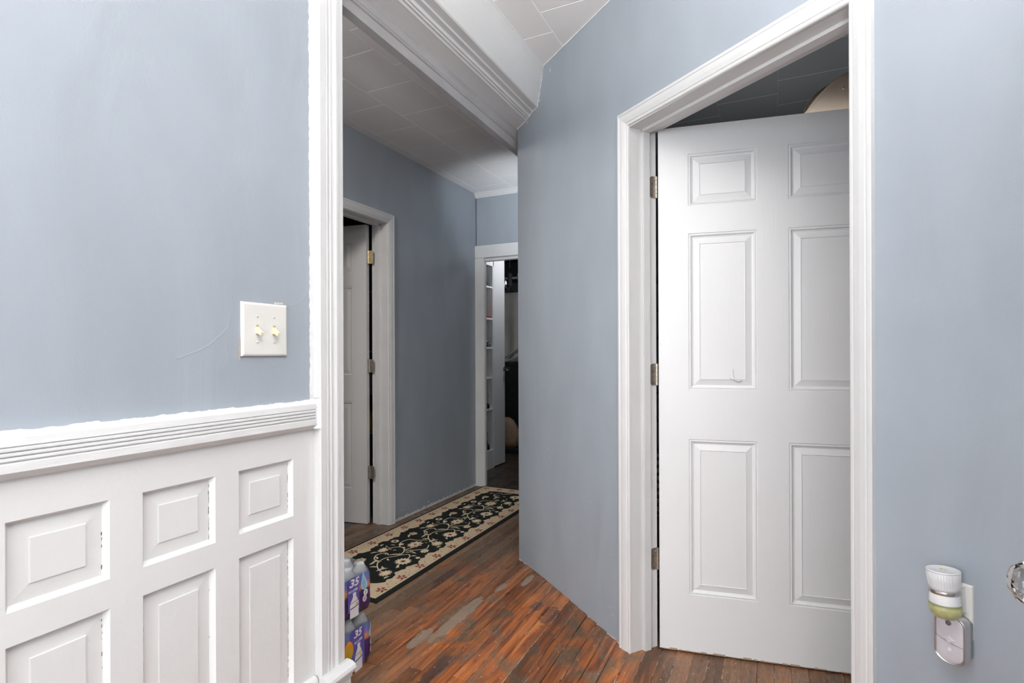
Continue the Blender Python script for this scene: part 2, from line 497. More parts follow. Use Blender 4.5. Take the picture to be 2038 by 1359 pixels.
c_off = NX * CX + NY * CY
rp = [(NX, NY, c_off + .02), (-1, 0, 1.12)]
nt1 = tiles(ceil_room, [-.902 + .31 * k for k in range(-1, 5)],
            lambda i: [(2.198 if i % 2 else 2.355) + .157 * 0 + .315 * k for k in range(-5, 3)], .315, rp, ZR, M['tile'])
MB().prism(clip_poly([(-1.12, -2.6), (2.4, -2.6), (2.4, .78), (-1.12, .78)], rp), ZR, ZR + .0011).build('plain_field', M['tile'], ceil_room)
ceil_hall = struct(MB().box(-2.42, -1.20, .2, 4.3, ZH + .0012, ZH + .05).build('ceiling', M['tilejoint']),
                   'grey tiled ceiling of the hallway', 'ceiling')
tiles(ceil_hall, [-2.585, -2.275, -1.965, -1.655, -1.345],
      lambda i: [(2.157 if i % 2 else 2.632 - .31) + (0 if i % 2 else -.005) + .3155 * k for k in range(-6, 7)], .3155,
      [(-1, 0, 2.40), (1, 0, -1.22), (0, 1, 4.24), (0, -1, -.25)], ZH, M['tile'])
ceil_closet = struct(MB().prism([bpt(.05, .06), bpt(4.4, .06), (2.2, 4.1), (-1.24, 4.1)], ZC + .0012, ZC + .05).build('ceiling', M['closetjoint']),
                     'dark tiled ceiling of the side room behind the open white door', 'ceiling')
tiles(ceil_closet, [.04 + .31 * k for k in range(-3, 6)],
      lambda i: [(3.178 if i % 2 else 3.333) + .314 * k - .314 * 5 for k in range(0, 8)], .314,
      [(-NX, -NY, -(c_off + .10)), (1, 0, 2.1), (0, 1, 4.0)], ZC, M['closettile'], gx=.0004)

# ------------------------------------------------------------------ walls
TW = .135
# left wall: blue above the rail, wainscot backing below; its end carries the fluted casing
w = MB(); w.box(-1.285, -1.080, -2.7, 1.075, 1.0, 2.70); w.box(-1.285, -1.105, -2.7, 1.075, -.1, 1.01)
w.box(-1.285, -1.105, 1.07, 1.145, -.1, 2.70)
wall_left = struct(w.build('wall_left', M['blue']), 'blue-grey left wall with white panelled wainscot below the rail', 'wall')
w = MB(MBM); w.box(0, .995, -TW, 0, -.1, 2.72); w.box(.995, 1.915, -TW, 0, 2.085, 2.72); w.box(1.915, 4.95, -TW, 0, -.1, 2.72)
wall_right = struct(w.build('wall_right', M['blue']), 'slanted blue-grey wall holding the open six-panel door', 'wall')
struct(MB().box(2.35, 2.45, -2.7, -.05, -.1, 2.7).build('wall_east', M['blue']), 'wall behind the camera on the right', 'wall')
w = MB(); w.box(-1.29, -.45, -2.7, -2.6, -.1, 2.7); w.box(1.95, 2.45, -2.7, -2.6, -.1, 2.7); w.box(-.45, 1.95, -2.7, -2.6, -.1, .65); w.box(-.45, 1.95, -2.7, -2.6, 2.45, 2.7)
struct(w.build('wall_back', M['blue']), 'back wall with the daylight window', 'wall')
wf = MB(); wf.box(-.45, -.38, -2.7, -2.58, .65, 2.45); wf.box(1.88, 1.95, -2.7, -2.58, .65, 2.45); wf.box(-.45, 1.95, -2.7, -2.58, .65, .72); wf.box(-.45, 1.95, -2.7, -2.58, 2.38, 2.45)
wf.box(.72, .78, -2.68, -2.6, .7, 2.4); wf.box(-.4, 1.9, -2.67, -2.62, 1.53, 1.57)
wl = MB()
for q in ((-1.08, -1.05, -2.25, -2.19, .85, 2.25), (-1.08, -1.05, -1.21, -1.15, .85, 2.25), (-1.08, -1.05, -2.25, -1.15, .85, .91), (-1.08, -1.05, -2.25, -1.15, 2.19, 2.25), (-1.08, -1.06, -2.25, -1.15, 1.53, 1.57)): wl.box(*q)
struct(wl.build('window_2', M['white']), 'unseen white window frame added on the solid left wall behind the camera', 'window')  # frame added to go with the left fill lamp; no opening behind it
struct(wf.build('window_1', M['white']), 'white window frame in the back wall', 'window')

# hall walls
y0d, y1d = 2.155, 2.998       # rough opening of the hall door
w = MB(); w.box(HX - .13, HX, .2, y0d, -.1, 2.64); w.box(HX - .13, HX, y1d, 4.236, -.1, 2.64); w.box(HX - .13, HX, y0d, y1d, 2.065, 2.64)
wall_hall = struct(w.build('wall_hall', M['blue']), 'blue hallway wall with a narrow open white door', 'wall')
w = MB(); w.box(-2.48, -2.345, 4.22, 4.236, -.1, 2.64); w.box(-2.35, -1.15, 4.22, 4.236, 1.99, 2.64); w.box(-1.45, -1.15, 4.22, 4.34, -.1, 2.0); w.box(-2.35, -2.268, 4.222, 4.236, -.1, 2.0)
struct(w.build('wall_end', M['blue']), 'short blue wall at the hallway end above the white header board', 'wall')
struct(MB().box(-2.48, -1.2, .1, .2, -.1, 2.64).build('wall_near', M['blue']), 'near end wall of the hallway', 'wall')
struct(MB().prism([(-1.285, 2.82), bpt(.0, TW), (-1.16, 2.90), (-1.16, 4.3), (-1.285, 4.3)], -.1, 2.64).build('wall_side', M['blue']), 'hallway wall behind the slanted wall corner', 'wall')
# side room and closets
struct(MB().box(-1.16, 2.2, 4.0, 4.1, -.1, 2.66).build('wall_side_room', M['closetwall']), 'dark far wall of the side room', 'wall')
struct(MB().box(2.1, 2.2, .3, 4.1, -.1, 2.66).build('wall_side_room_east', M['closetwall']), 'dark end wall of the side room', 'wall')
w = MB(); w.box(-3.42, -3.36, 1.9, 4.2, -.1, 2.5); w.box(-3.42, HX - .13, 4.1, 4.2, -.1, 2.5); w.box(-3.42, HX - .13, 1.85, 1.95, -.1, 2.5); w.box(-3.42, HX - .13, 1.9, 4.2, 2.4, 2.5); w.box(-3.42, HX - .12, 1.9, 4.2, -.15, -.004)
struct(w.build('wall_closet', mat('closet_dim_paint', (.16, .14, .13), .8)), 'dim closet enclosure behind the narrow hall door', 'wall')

# ------------------------------------------------------------------ profiles along straight runs


def run(mbx, prof, p0, p1, ud, dd):
    """extrude profile (u,d) from p0 to p1; u along ud, d along dd (closed at the back)"""
    P0, P1, U, D = Vector(p0), Vector(p1), Vector(ud), Vector(dd)
    mbx.loft([[tuple(P + U * u + D * d) for u, d in prof] for P in (P0, P1)], True, True)


def jag(mbx, p0, p1, side, nrm, w0, w1, th=.0012, n=90, seed=0, freq=40.):
    """irregular strip: straight edge p0-p1, ragged edge offset along side by w0..w1"""
    P0, P1, S, Nn = Vector(p0), Vector(p1), Vector(side), Vector(nrm)
    A, B_, A2, B2 = [], [], [], []
    for k in range(n + 1):
        t = k / n; p = P0.lerp(P1, t)
        q = noise.noise(Vector((t * freq, seed * 7.3, 0))) * .6 + noise.noise(Vector((t * freq * 4, seed * 3.1, 5))) * .4
        ww = w0 + (w1 - w0) * max(0, min(1, .5 + q))
        A.append(tuple(p)); B_.append(tuple(p + Nn * th)); A2.append(tuple(p + S * ww)); B2.append(tuple(p + S * ww + Nn * th * .6))
    mbx.loft([A, B_, B2, A2], False)


# chair rail
rp_ = [(0, 0), (0, .010), (.003, .014), (.010, .0215), (.0125, .024), (.026, .024), (.0285, .0195), (.0310, .024), (.0345, .024), (.0365, .0195), (.0385, .024), (.0420, .024), (.0440, .0195), (.0460, .024), (.0495, .024), (.0515, .020), (.0535, .0235),
       (.066, .022), (.071, .018), (.0745, .007), (.0745, 0)]
c = MB(); run(c, rp_, (-1.082, -2.6, .9705), (-1.082, 1.052, .9705), (0, 0, 1), (1, 0, 0))
trim1 = struct(c.build('trim_1', M['old_white']), 'grooved white chair rail along the left wall', 'trim')
j = MB(); jag(j, (-1.0795, -.4, 1.043), (-1.0795, 1.05, 1.043), (0, 0, 1), (1, 0, 0), .0005, .006, n=260, seed=1, freq=90)
j.build('ragged_paint_edge', M['chip'], trim1, recalc=False)

# fluted casing on the opening edge
fp = [(0, -.03), (0, .026), (.018, .0265), (.0205, .0225), (.0235, .0265), (.0300, .0255), (.0325, .0215), (.0355, .0265), (.0405, .0265), (.0435, .0215), (.0470, .0245), (.055, .0285), (.0615, .0285), (.0675, .0225), (.086, .0225), (.0905, .019), (.0905, -.20), (.078, -.20), (.078, -.03)]
c = MB(); run(c, fp, (-1.080, 1.0655, -.06), (-1.080, 1.0655, 2.70), (0, 1, 0), (1, 0, 0))
trim2 = struct(c.build('trim_2', M['white']), 'tall fluted white casing at the left edge of the hallway opening', 'trim')
j = MB()
jag(j, (-1.0795, 1.0655, 1.045), (-1.0795, 1.0655, 2.66), (0, -1, 0), (1, 0, 0), .0115, .0160, th=.0010, n=300, seed=2, freq=110)
jag(j, (-1.0795, 1.0655, .972), (-1.0795, 1.0655, 1.05), (0, -1, 0), (1, 0, 0), .012, .016, th=.026, n=20, seed=3)
j.build('ragged_paint_edge', M['chipw'], trim2, recalc=False)
# side of the casing carries upright brush-marked grooves
gm = MB()
for k in range(3): gm.box(-1.0745 + .006 * k, -1.0735 + .006 * k, 1.0650, 1.0656, .3, 2.6)
gm.build('side_groove', mat('grey_groove', (.62, .61, .60), .6), trim2)

# header across the opening
hp_ = [(-1.052, 2.75), (-1.052, 2.64), (-1.056, 2.638), (-1.060, 2.610), (-1.063, 2.606), (-1.085, 2.53), (-1.106, 2.466), (-1.112, 2.462), (-1.148, 2.464), (-1.151, 2.457), (-1.176, 2.459), (-1.180, 2.447), (-1.189, 2.450), (-1.193, 2.443), (-1.203, 2.446),
       (-1.210, 2.4395), (-1.215, 2.4420), (-1.300, 2.436), (-1.300, 2.75)]
c = MB(); c.loft([[(x, 1.00, z) for x, z in hp_], [(x, 2.86, z) for x, z in hp_]], True, True)
beam = struct(c.build('beam', M['old_white']), 'thick white painted header beam over the hallway opening', 'beam')
c = MB(); dz = lambda y: .022 * (2.78 - y) / 1.4
lo = [(-1.2985, 2.52, 0), (-1.2985, 2.389, 0), (-1.303, 2.386, 0), (-1.303, 2.380, 0), (-1.311, 2.378, 0), (-1.315, 2.334, 1), (-1.350, 2.331, 1), (-1.350, 2.60, 0)]
c.loft([[(x, y, z + (dz(y) if f_ else dz(y) * .5)) for x, z, f_ in lo] for y in (1.0, 1.6, 2.2, 2.84, 3.6)], True, True)
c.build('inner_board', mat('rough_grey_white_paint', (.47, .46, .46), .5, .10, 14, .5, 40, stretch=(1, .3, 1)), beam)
# lumpy caulk where beam and ceiling meet the slanted wall
j = MB()
cpts = [(-1.055, 2.648), (-1.064, 2.604), (-1.084, 2.535), (-1.107, 2.464), (-1.150, 2.461), (-1.180, 2.450), (-1.215, 2.440), (-1.300, 2.434)]


def on_b(x, z, off=.0):
    s = (x - CX) / BDx; return (CX + BDx * s - NX * off, CY + BDy * s - NY * off, z)


for i, (a_, b_) in enumerate(zip(cpts, cpts[1:])):
    n_ = max(4, int(math.hypot(a_[0] - b_[0], a_[1] - b_[1]) / .006))
    dvec = (Vector(on_b(*b_)) - Vector(on_b(*a_))).normalized()
    side = Vector((BDx, BDy, 0)) * (-dvec.z) + Vector((0, 0, -1)) * abs(dvec.xy.length)
    side.normalize()
    jag(j, Vector(on_b(*a_, .001)) - side * .004, Vector(on_b(*b_, .001)) - side * .004, side, (-NX, -NY, 0), .004, .013, th=.002, n=n_, seed=i + 10, freq=8)
for (sx, z, ww, hh) in ((.375, 2.592, .003, .012), (.262, 2.486, .004, .008), (.125, 2.425, .004, .006)):
    pts = [(CX + BDx * (sx + ww * math.cos(a)) - NX * .001, CY + BDy * (sx + ww * math.cos(a)) - NY * .001, z + hh * math.sin(a)) for a in [k * PI / 4 for k in range(8)]]
    b0 = j.add(pts); j.face(range(b0, b0 + 8))
jag(j, on_b(-1.055, 2.650, .001), on_b(.9, 2.648, .001), (0, 0, -1), (-NX, -NY, 0), .002, .009, th=.002, n=200, seed=31, freq=30)
jag(j, bpt(0, -.001) + (-.004,), bpt(.94, -.001) + (zf(-.56) - .004,), (0, 0, 1), (-NX, -NY, 0), .003, .010, th=.0015, n=160, seed=32, freq=30)
j.build('caulk_line', M['chipw'], wall_right, recalc=False)
# small paint chips on the slanted wall
j = MB(MBM); rr = random.Random(5)
for k in range(26):
    s_, z_ = rr.uniform(.02, .92), rr.uniform(.0, .12) if k < 14 else rr.uniform(.1, 1.2)
    q = rr.uniform(.0008, .0025)
    j.add([]); b0 = j.add([(s_ + q * math.cos(a) * .7, .0006, z_ + q * 1.6 * math.sin(a)) for a in [i * PI / 3 for i in range(6)]]); j.face(range(b0, b0 + 6))
j.build('paint_chip', M['chipw'], wall_right, recalc=False)['kind'] = 'stuff'
# hall wall base flaking and corner chips
j = MB(); jag(j, (HX + .0006, 3.045, .0), (HX + .0006, 4.21, .0), (0, 0, 1), (1, 0, 0), .004, .030, n=260, seed=33, freq=50)
for k in range(60):
    y_, z_ = rr.uniform(3.1, 4.15), abs(rr.gauss(0, .035)); q = rr.uniform(.001, .004)
    b0 = j.add([(HX + .0007, y_ + q * 1.4 * math.cos(a), z_ + q * math.sin(a)) for a in [i * PI / 3 for i in range(6)]]); j.face(range(b0, b0 + 6))
jag(j, (HX + .004, 4.2185, .02), (HX + .004, 4.2185, 2.0), (0, -1, 0), (1, 0, 0), .0, .004, n=200, seed=37, freq=60)
j.build('flaking_base_paint', M['chipw'], wall_hall, recalc=False)
# crown strip at the end wall
c = MB(); run(c, [(0, 0), (0, .035), (-.008, .034), (-.012, .026), (-.022, .022), (-.030, .012), (-.040, .010), (-.040, 0)], (-2.352, 4.222, ZH), (-1.2, 4.222, ZH), (0, 0, 1), (0, -1, 0))
struct(c.build('trim_3', M['white']), 'slim white crown moulding at the hallway end', 'trim')

# ------------------------------------------------------------------ wainscot
RY = [(-1.222 + .2065 * k, -1.222 + .2065 * k + .150) for k in range(0, 11)]   # panel columns (last one 0.843-0.993)
RY[-1] = (.841, .995); RY[-2] = (.634, .784); RY[-3] = (.428, .577)
ZU, ZL = (.761, .9035), (.33, .7075)


def framed_face(mbx, us, zs, holes, P):
    """grid of cells with rectangular holes left out; P(u,z) -> point"""
    us = sorted(set(us)); zs = sorted(set(zs))
    for a, b_ in zip(us, us[1:]):
        for c_, d_ in zip(zs, zs[1:]):
            um, zm = (a + b_) / 2, (c_ + d_) / 2
            if any(h[0] < um < h[1] and h[2] < zm < h[3] for h in holes): continue
            i = mbx.add([P(a, c_), P(b_, c_), P(b_, d_), P(a, d_)]); mbx.face(range(i, i + 4))


def raised_panel(mbx, h, prof, P):
    """rings inset from hole h; prof (inset, depth); P(u,z,d)"""
    u0, u1, z0, z1 = h
    rings = [[P(u0 + i, z0 + i, d), P(u1 - i, z0 + i, d), P(u1 - i, z1 - i, d), P(u0 + i, z1 - i, d)] for i, d in prof]
    bs = [mbx.add(r) for r in rings]
    for a, b_ in zip(bs, bs[1:]):
        for k in range(4): mbx.face([a + k, a + (k + 1) % 4, b_ + (k + 1) % 4, b_ + k])
    mbx.face([bs[-1] + k for k in range(4)])


holes = [(a, b_, ZU[0], ZU[1]) for a, b_ in RY] + [(a, b_, ZL[0], ZL[1]) for a, b_ in RY]
wc = MB()
Pw = lambda u, z, d=0.0: (-1.078 + d, u, z)
framed_face(wc, [-2.6, 1.048] + [x for r in RY for x in r], [-.06, .975] + list(ZU) + list(ZL), holes, Pw)
wc.box(-1.10, -1.0778, 1.02, 1.0655, -.06, .972)
wains = wc.build('wainscot', M['wainscot'], wall_left, recalc=False)
PW = [(0, 0), (.001, -.0015), (.0060, -.009), (.0072, -.0115), (.0085, -.0115), (.0335, -.0092), (.0345, -.0072), (.036, -.0070)]
for h in holes:
    if h[1] < -1.3: continue
    p = MB(); raised_panel(p, h, PW, lambda u, z, d: Pw(u, z, d)); p.build('panel', M['wainscot'], wains, recalc=False)
# open cracks beside the far panels where old paint split
ck = MB(); rr = random.Random(3)
for (yy, za, zb, dens) in ((.9875, .770, .897, .45), (.9875, .36, .700, .85), (.7765, .766, .885, .75), (.7765, .5, .70, .10), (.5695, .776, .86, .32), (.5695, .60, .70, .3), (.6405, .33, .64, .5)):
    z = za
    while z < zb:
        ln = rr.uniform(.002, .009)
        if rr.random() < dens:
            ww = rr.uniform(.0003, .0009); yo = yy + rr.uniform(-.0006, .0006)
            i = ck.add([(-1.0892, yo - ww, z), (-1.0892, yo + ww, z + .001), (-1.0888, yo + ww * .8, z + ln), (-1.0888, yo - ww, z + ln)]); ck.face(range(i, i + 4))
        z += ln
ck.build('paint_crack', M['crack'], wains, recalc=False)['kind'] = 'stuff'
# baseboard with rounded cap, wrapping around the casing foot
bp_ = [(0, 0), (0, .014), (.345, .014), (.352, .020), (.360, .018), (.362, .024), (.370, .032), (.378, .034), (.386, .031), (.392, .022), (.394, .010), (.394, 0)]
bp_ = [(u - .066, d) for u, d in bp_]
c = MB(); run(c, [(u, d * .55) for u, d in bp_], (-1.079, -2.6, 0), (-1.079, 1.06, 0), (0, 0, 1), (1, 0, 0))
run(c, [(u, d + .024) for u, d in bp_], (-1.081, 1.058, 0), (-1.081, 1.1600, 0), (0, 0, 1), (1, 0, 0))
struct(c.build('baseboard_left', M['white']), 'tall white baseboard with rounded cap under the fluted casing', 'baseboard')

# hairline crack and roughness on left wall
cr = MB(); pts = [(.36, 1.075), (.45, 1.10), (.55, 1.118), (.64, 1.15), (.70, 1.157), (.752, 1.175), (.79, 1.20), (.815, 1.225), (.823, 1.255)]


def smooth(pts, n=6):
    out = []
    for i in range(len(pts) - 1):
        p0 = pts[max(i - 1, 0)]; p1 = pts[i]; p2 = pts[i + 1]; p3 = pts[min(i + 2, len(pts) - 1)]
        for k in range(n):
            t = k / n
            out.append(tuple(.5 * ((2 * b) + (-a + c_) * t + (2 * a - 5 * b + 4 * c_ - d) * t * t + (-a + 3 * b - 3 * c_ + d) * t ** 3) for a, b, c_, d in zip(p0, p1, p2, p3)))
    out.append(tuple(pts[-1])); return out


cr.tube([(-1.0805, y, z + noise.noise(Vector((y * 60, 0, 0))) * .002) for y, z in smooth(pts[4:])], .0012, 5)
cr.tube([(-1.0805, y, z + noise.noise(Vector((y * 90, 3, 0))) * .002) for y, z in smooth([(.985, 1.283), (1.0, 1.287), (1.012, 1.293), (1.03, 1.306), (1.046, 1.325)])], .0012, 5)
cr.build('plaster_ridge', M['blue'], wall_left)
sp = MB(); jag(sp, (-1.0795, .940, 1.2855), (-1.0795, .966, 1.2865), (0, 0, 1), (1, 0, 0), .003, .006, n=24, seed=50, freq=6)
sp.build('scraped_patch', mat('scraped_plaster', (.62, .58, .52), .8, .1, 200), wall_left, recalc=False)
sp = MB(); jag(sp, (-1.0795, .8455, 1.150), (-1.0795, .8455, 1.20), (0, -1, 0), (1, 0, 0), .0002, .003, n=24, seed=51, freq=5)
sp.build('bare_plaster_edge', mat('bare_tan_plaster', (.55, .38, .25), .8, .1, 200), wall_left, recalc=False)

# ------------------------------------------------------------------ door frames and doors
CASE = [(0, 0), (0, .0150), (.0020, .0165), (.0100, .0165), (.0125, .0140), (.0145, .0140), (.0165, .0155), (.030, .0145), (.0455, .0110), (.0480, .0085), (.0500, .0090), (.0560, .0085), (.0590, .0060), (.0600, 0)]


def casing_set(root, xf, s0, s1, zt0, zt1, zb0, zb1, m):
    """s0/s1 outer edges, zt outer top at each side; legs and head mitred"""
    def leg(side):
        c_ = MB(xf); r0, r1 = [], []
        for u, d in CASE:
            s = s0 + u if side == 0 else s1 - u
            zt = (zt0 if side == 0 else zt1) - u
            r0.append((s, d, zb0 if side == 0 else zb1)); r1.append((s, d, zt))
        c_.loft([r0, r1], False); c_.build('casing', m, root)
    leg(0); leg(1)
    c_ = MB(xf); c_.loft([[(s0 + u, d, zt0 - u) for u, d in CASE], [(s1 - u, d, zt1 - u) for u, d in CASE]], False)
    c_.build('casing', m, root)


def jambs(root, xf, sa, sb, ztop0, ztop1, depth, th, zb, m, stop=(.060, .095)):
    """sa/sb inner faces of the jambs"""
    def one(name, s_in, sgn):
        c_ = MB(xf)
        c_.box(min(s_in, s_in - sgn * th), max(s_in, s_in - sgn * th), -depth, .001, zb, (ztop0 if sgn > 0 else ztop1) + th)
        c_.build('jamb', m, root)
        c_ = MB(xf); a_, b_ = s_in, s_in + sgn * .010
        run(c_, [(0, 0), (.0, .010), (.0045, .0115), (.035, .0115), (.035, 0)], (s_in, -stop[0], zb), (s_in, -stop[0], (ztop0 if sgn > 0 else ztop1)), (0, -1, 0), (sgn, 0, 0))
        c_.build('stop', m, root)
    one('jamb', sa, 1); one('jamb', sb, -1)
    c_ = MB(xf); c_.loft([[(s, 0.001, z), (s, -depth, z), (s, -depth, z + th), (s, .001, z + th)] for s, z in ((sa - th, ztop0), (sb + th, ztop1))], True, True)
    c_.build('jamb', m, root)
    c_ = MB(xf); c_.loft([[(s, -stop[0], z), (s, -stop[0], z - .0115), (s, -stop[1], z - .0115), (s, -stop[1], z)] for s, z in ((sa, ztop0), (sb, ztop1))], True, True)
    c_.build('stop', m, root)


def leaf(root, xf, width, zb, zt, cols_, rows, m, th=.035, name='leaf', ragged=False):
    """local: u from hinge, v=0 front face (towards camera side at -v), z"""
    hs = [(a, b_, c_, d_) for a, b_ in cols_ for c_, d_ in rows]
    L_ = MB(xf)
    for side, v0 in ((1, 0.0), (-1, th)):
        framed_face(L_, [0, width] + [x for r in cols_ for x in r], [zb, zt] + [x for r in rows for x in r], hs, lambda u, z: (u, v0, z))
    for q in (((0, 0, zb), (0, th, zb), (0, th, zt), (0, 0, zt)), ((width, 0, zb), (width, th, zb), (width, th, zt), (width, 0, zt)),
              ((0, 0, zt), (width, 0, zt), (width, th, zt), (0, th, zt)), ((0, 0, zb), (width, 0, zb), (width, th, zb), (0, th, zb))):
        i = L_.add(q); L_.face(range(i, i + 4))
    lf = L_.build(name, m, root, recalc=False)
    PD = [(0, 0), (.002, -.0035), (.0045, -.0035), (.0070, -.001), (.0095, -.0015), (.0130, -.0070), (.0190, -.0090), (.040, -.0035), (.0432, -.0020), (.0450, -.0042), (.0465, -.0042)]
    for h in hs:
        p = MB(xf)
        raised_panel(p, h, PD, lambda u, z, d: (u, -d, z)); raised_panel(p, h, PD, lambda u, z, d: (u, th + d, z))
        p.build('panel', m, lf, recalc=False)
    return lf


def hinge(root, xf, zc, m, leaf2=False, hgt=.089, w_=.031):
    """plate in local xy-plane (x = away from knuckle), knuckle at x=0"""
    p = MB(xf)
    def plate(sgn):
        pts = []
        r_ = .012
        for (cx_, cz_, a0) in ((w_ - r_, hgt / 2 - r_, 0), (w_ - r_, -hgt / 2 + r_, -90)):
            arc = [(cx_ + r_ * math.cos(math.radians(a0 + k * 22.5)), cz_ + r_ * math.sin(math.radians(a0 + k * 22.5))) for k in range(5)]
            pts = pts + (arc[::-1])
        pts = [(0, hgt / 2)] + pts + [(0, -hgt / 2)]
        a = p.add([(sgn * x, 0, z) for x, z in pts]); b_ = p.add([(sgn * x, -.0022, z) for x, z in pts]); n = len(pts)
        for k in range(n): p.face([a + k, a + (k + 1) % n, b_ + (k + 1) % n, b_ + k])
        p.face(range(b_, b_ + n)); p.face(range(a, a + n))
    plate(1)
    if leaf2: plate(-1)
    for k in range(5):
        z0_ = -hgt / 2 + k * hgt / 5
        p.lathe([(.0052, z0_ + .0006), (.0052, z0_ + hgt / 5 - .0006)], (0, -.004, 0), 12)
    org = xf @ Vector((0, 0, 0))
    o = p.build('hinge', m, root, origin=org)
    s_ = MB(xf)
    for sg in ((1, -1) if leaf2 else (1,)):
        for x, z in ((.011, .032), (.021, .012), (.012, -.012), (.021, -.032)):
            s_.lathe([(.0030, 0), (.0026, .0007), (.001, .0009)], (x * sg, -.0036, z), 8, 'Y')
    s_.build('screw', M['silver'], o, origin=org)
    return o


# --- door 1 in the slanted wall
d1 = struct(empty('door_1', bpt(1.0) + (0,)), 'wide white six-panel door standing open in the slanted wall', 'door')
casing_set(d1, MBM, .951, 1.960, 2.131, 2.103, -.06, -.06, M['white'])
jambs(d1, MBM, 1.008, 1.900, 2.067, 2.047, TW, .016, -.06, M['white'])
ddx, ddy = .986, .168; nl_ = math.hypot(ddx, ddy); ddx /= nl_; ddy /= nl_
MD1 = Matrix(((ddx, -ddy, 0, -.412), (ddy, ddx, 0, 2.262), (0, 0, 1, 0), (0, 0, 0, 1)))
lf1 = leaf(d1, MD1, .853, -.034, 2.074, [(.116, .371), (.482, .737)], [(.194, .818), (1.016, 1.643), (1.753, 1.962)], M['door'])
rg = MB(MD1); rr = random.Random(9); u = .01
while u < .84:
    l_ = rr.uniform(.01, .05); hh = rr.uniform(.001, .006)
    if rr.random() < .8: rg.box(u, u + l_, -.0006, .002, -.036, -.034 + hh * (1 if rr.random() < .7 else .3))
    u += l_ + rr.uniform(0, .012)
rg.build('raw_bottom_edge', mat('raw_fibreboard', (.42, .30, .22), .9, .1, 80), lf1)
sc_ = MB(MD1)
sc_.tube([(u, .0022, z) for u, z in ((.270, 1.062), (.285, 1.056), (.298, 1.050), (.304, 1.049), (.316, 1.055))], .0013, 5)
sc_.tube([(u, .0024, z) for u, z in ((.283, 1.10), (.284, 1.075), (.288, 1.058))], .0007, 5)
sc_.build('scuff_mark', mat('grey_scuff', (.33, .33, .35), .7), lf1)
# jamb-mounted hinge plates: plate plane on the jamb rabbet, knuckle by the leaf
for zc in (1.842, 1.076, .323):
    P0 = bpt(1.0085, .134)
    X_ = Vector((-NX, -NY, 0)); Z_ = Vector((0, 0, 1)); Y_ = Vector((-BDx, -BDy, 0))
    xf = Matrix(((X_.x, Y_.x, 0, P0[0]), (X_.y, Y_.y, 0, P0[1]), (0, 0, 1, zc), (0, 0, 0, 1)))
    hinge(d1, xf, zc, M['nickel'])
# --- door 2 in the hall wall
d2 = struct(empty('door_2', (HX, y1d, 0)), 'narrow white six-panel door standing open on the hallway left', 'door')
casing_set(d2, MHW, 2.110, 3.043, 2.113, 2.113, 0, 0, M['old_white'])
jambs(d2, MHW, 2.171, 2.982, 2.050, 2.050, .130, .014, 0, M['old_white'])
u2 = Vector((-.988, -.155, 0)).normalized()
v2 = Vector((-u2.y, u2.x, 0)) * -1
MD2 = Matrix(((u2.x, v2.x, 0, -2.489), (u2.y, v2.y, 0, 2.933), (0, 0, 1, 0), (0, 0, 0, 1)))
leaf(d2, MD2, .76, .006, 2.047, [(.107, .325), (.435, .653)], [(.230, .838), (1.011, 1.629), (1.725, 1.936)], M['hdoor'])
for k, zc in enumerate((1.825, 1.083, .355)):
    xf = Matrix(((.93, .10, 0, -2.484), (.30, -1.0, 0, 2.953), (0, 0, 1, zc), (0, 0, 0, 1)))
    o = hinge(d2, Matrix(((.95, .31, 0, -2.478), (.31, .95, 0, 2.951), (0, 0, 1, zc), (0, 0, 0, 1))), zc, M['brass'] if k == 0 else M['nickel'], leaf2=True, w_=.030)
# --- opening at the hallway end
c = MB(); c.box(-2.352, -2.262, 4.200, 4.222, -.01, 2.0)
c2 = MB(); c2.box(-2.352, -1.2, 4.200, 4.223, 2.002, 2.110)
c3 = MB(); c3.box(-2.270, -2.258, 4.208, 4.238, -.01, 1.985); c3.box(-2.262, -1.44, 4.208, 4.260, 1.972, 1.992); c3.box(-1.455, -1.443, 4.208, 4.345, -.01, 1.985)
d4 = struct(empty('door_3', (-2.35, 4.22, 0)), 'white cased opening at the end of the hallway', 'door')
c.build('casing', M['old_white'], d4, bevel=.002); c2.build('header_board', M['old_white'], d4, bevel=.002); c3.build('jamb', M['white'], d4)

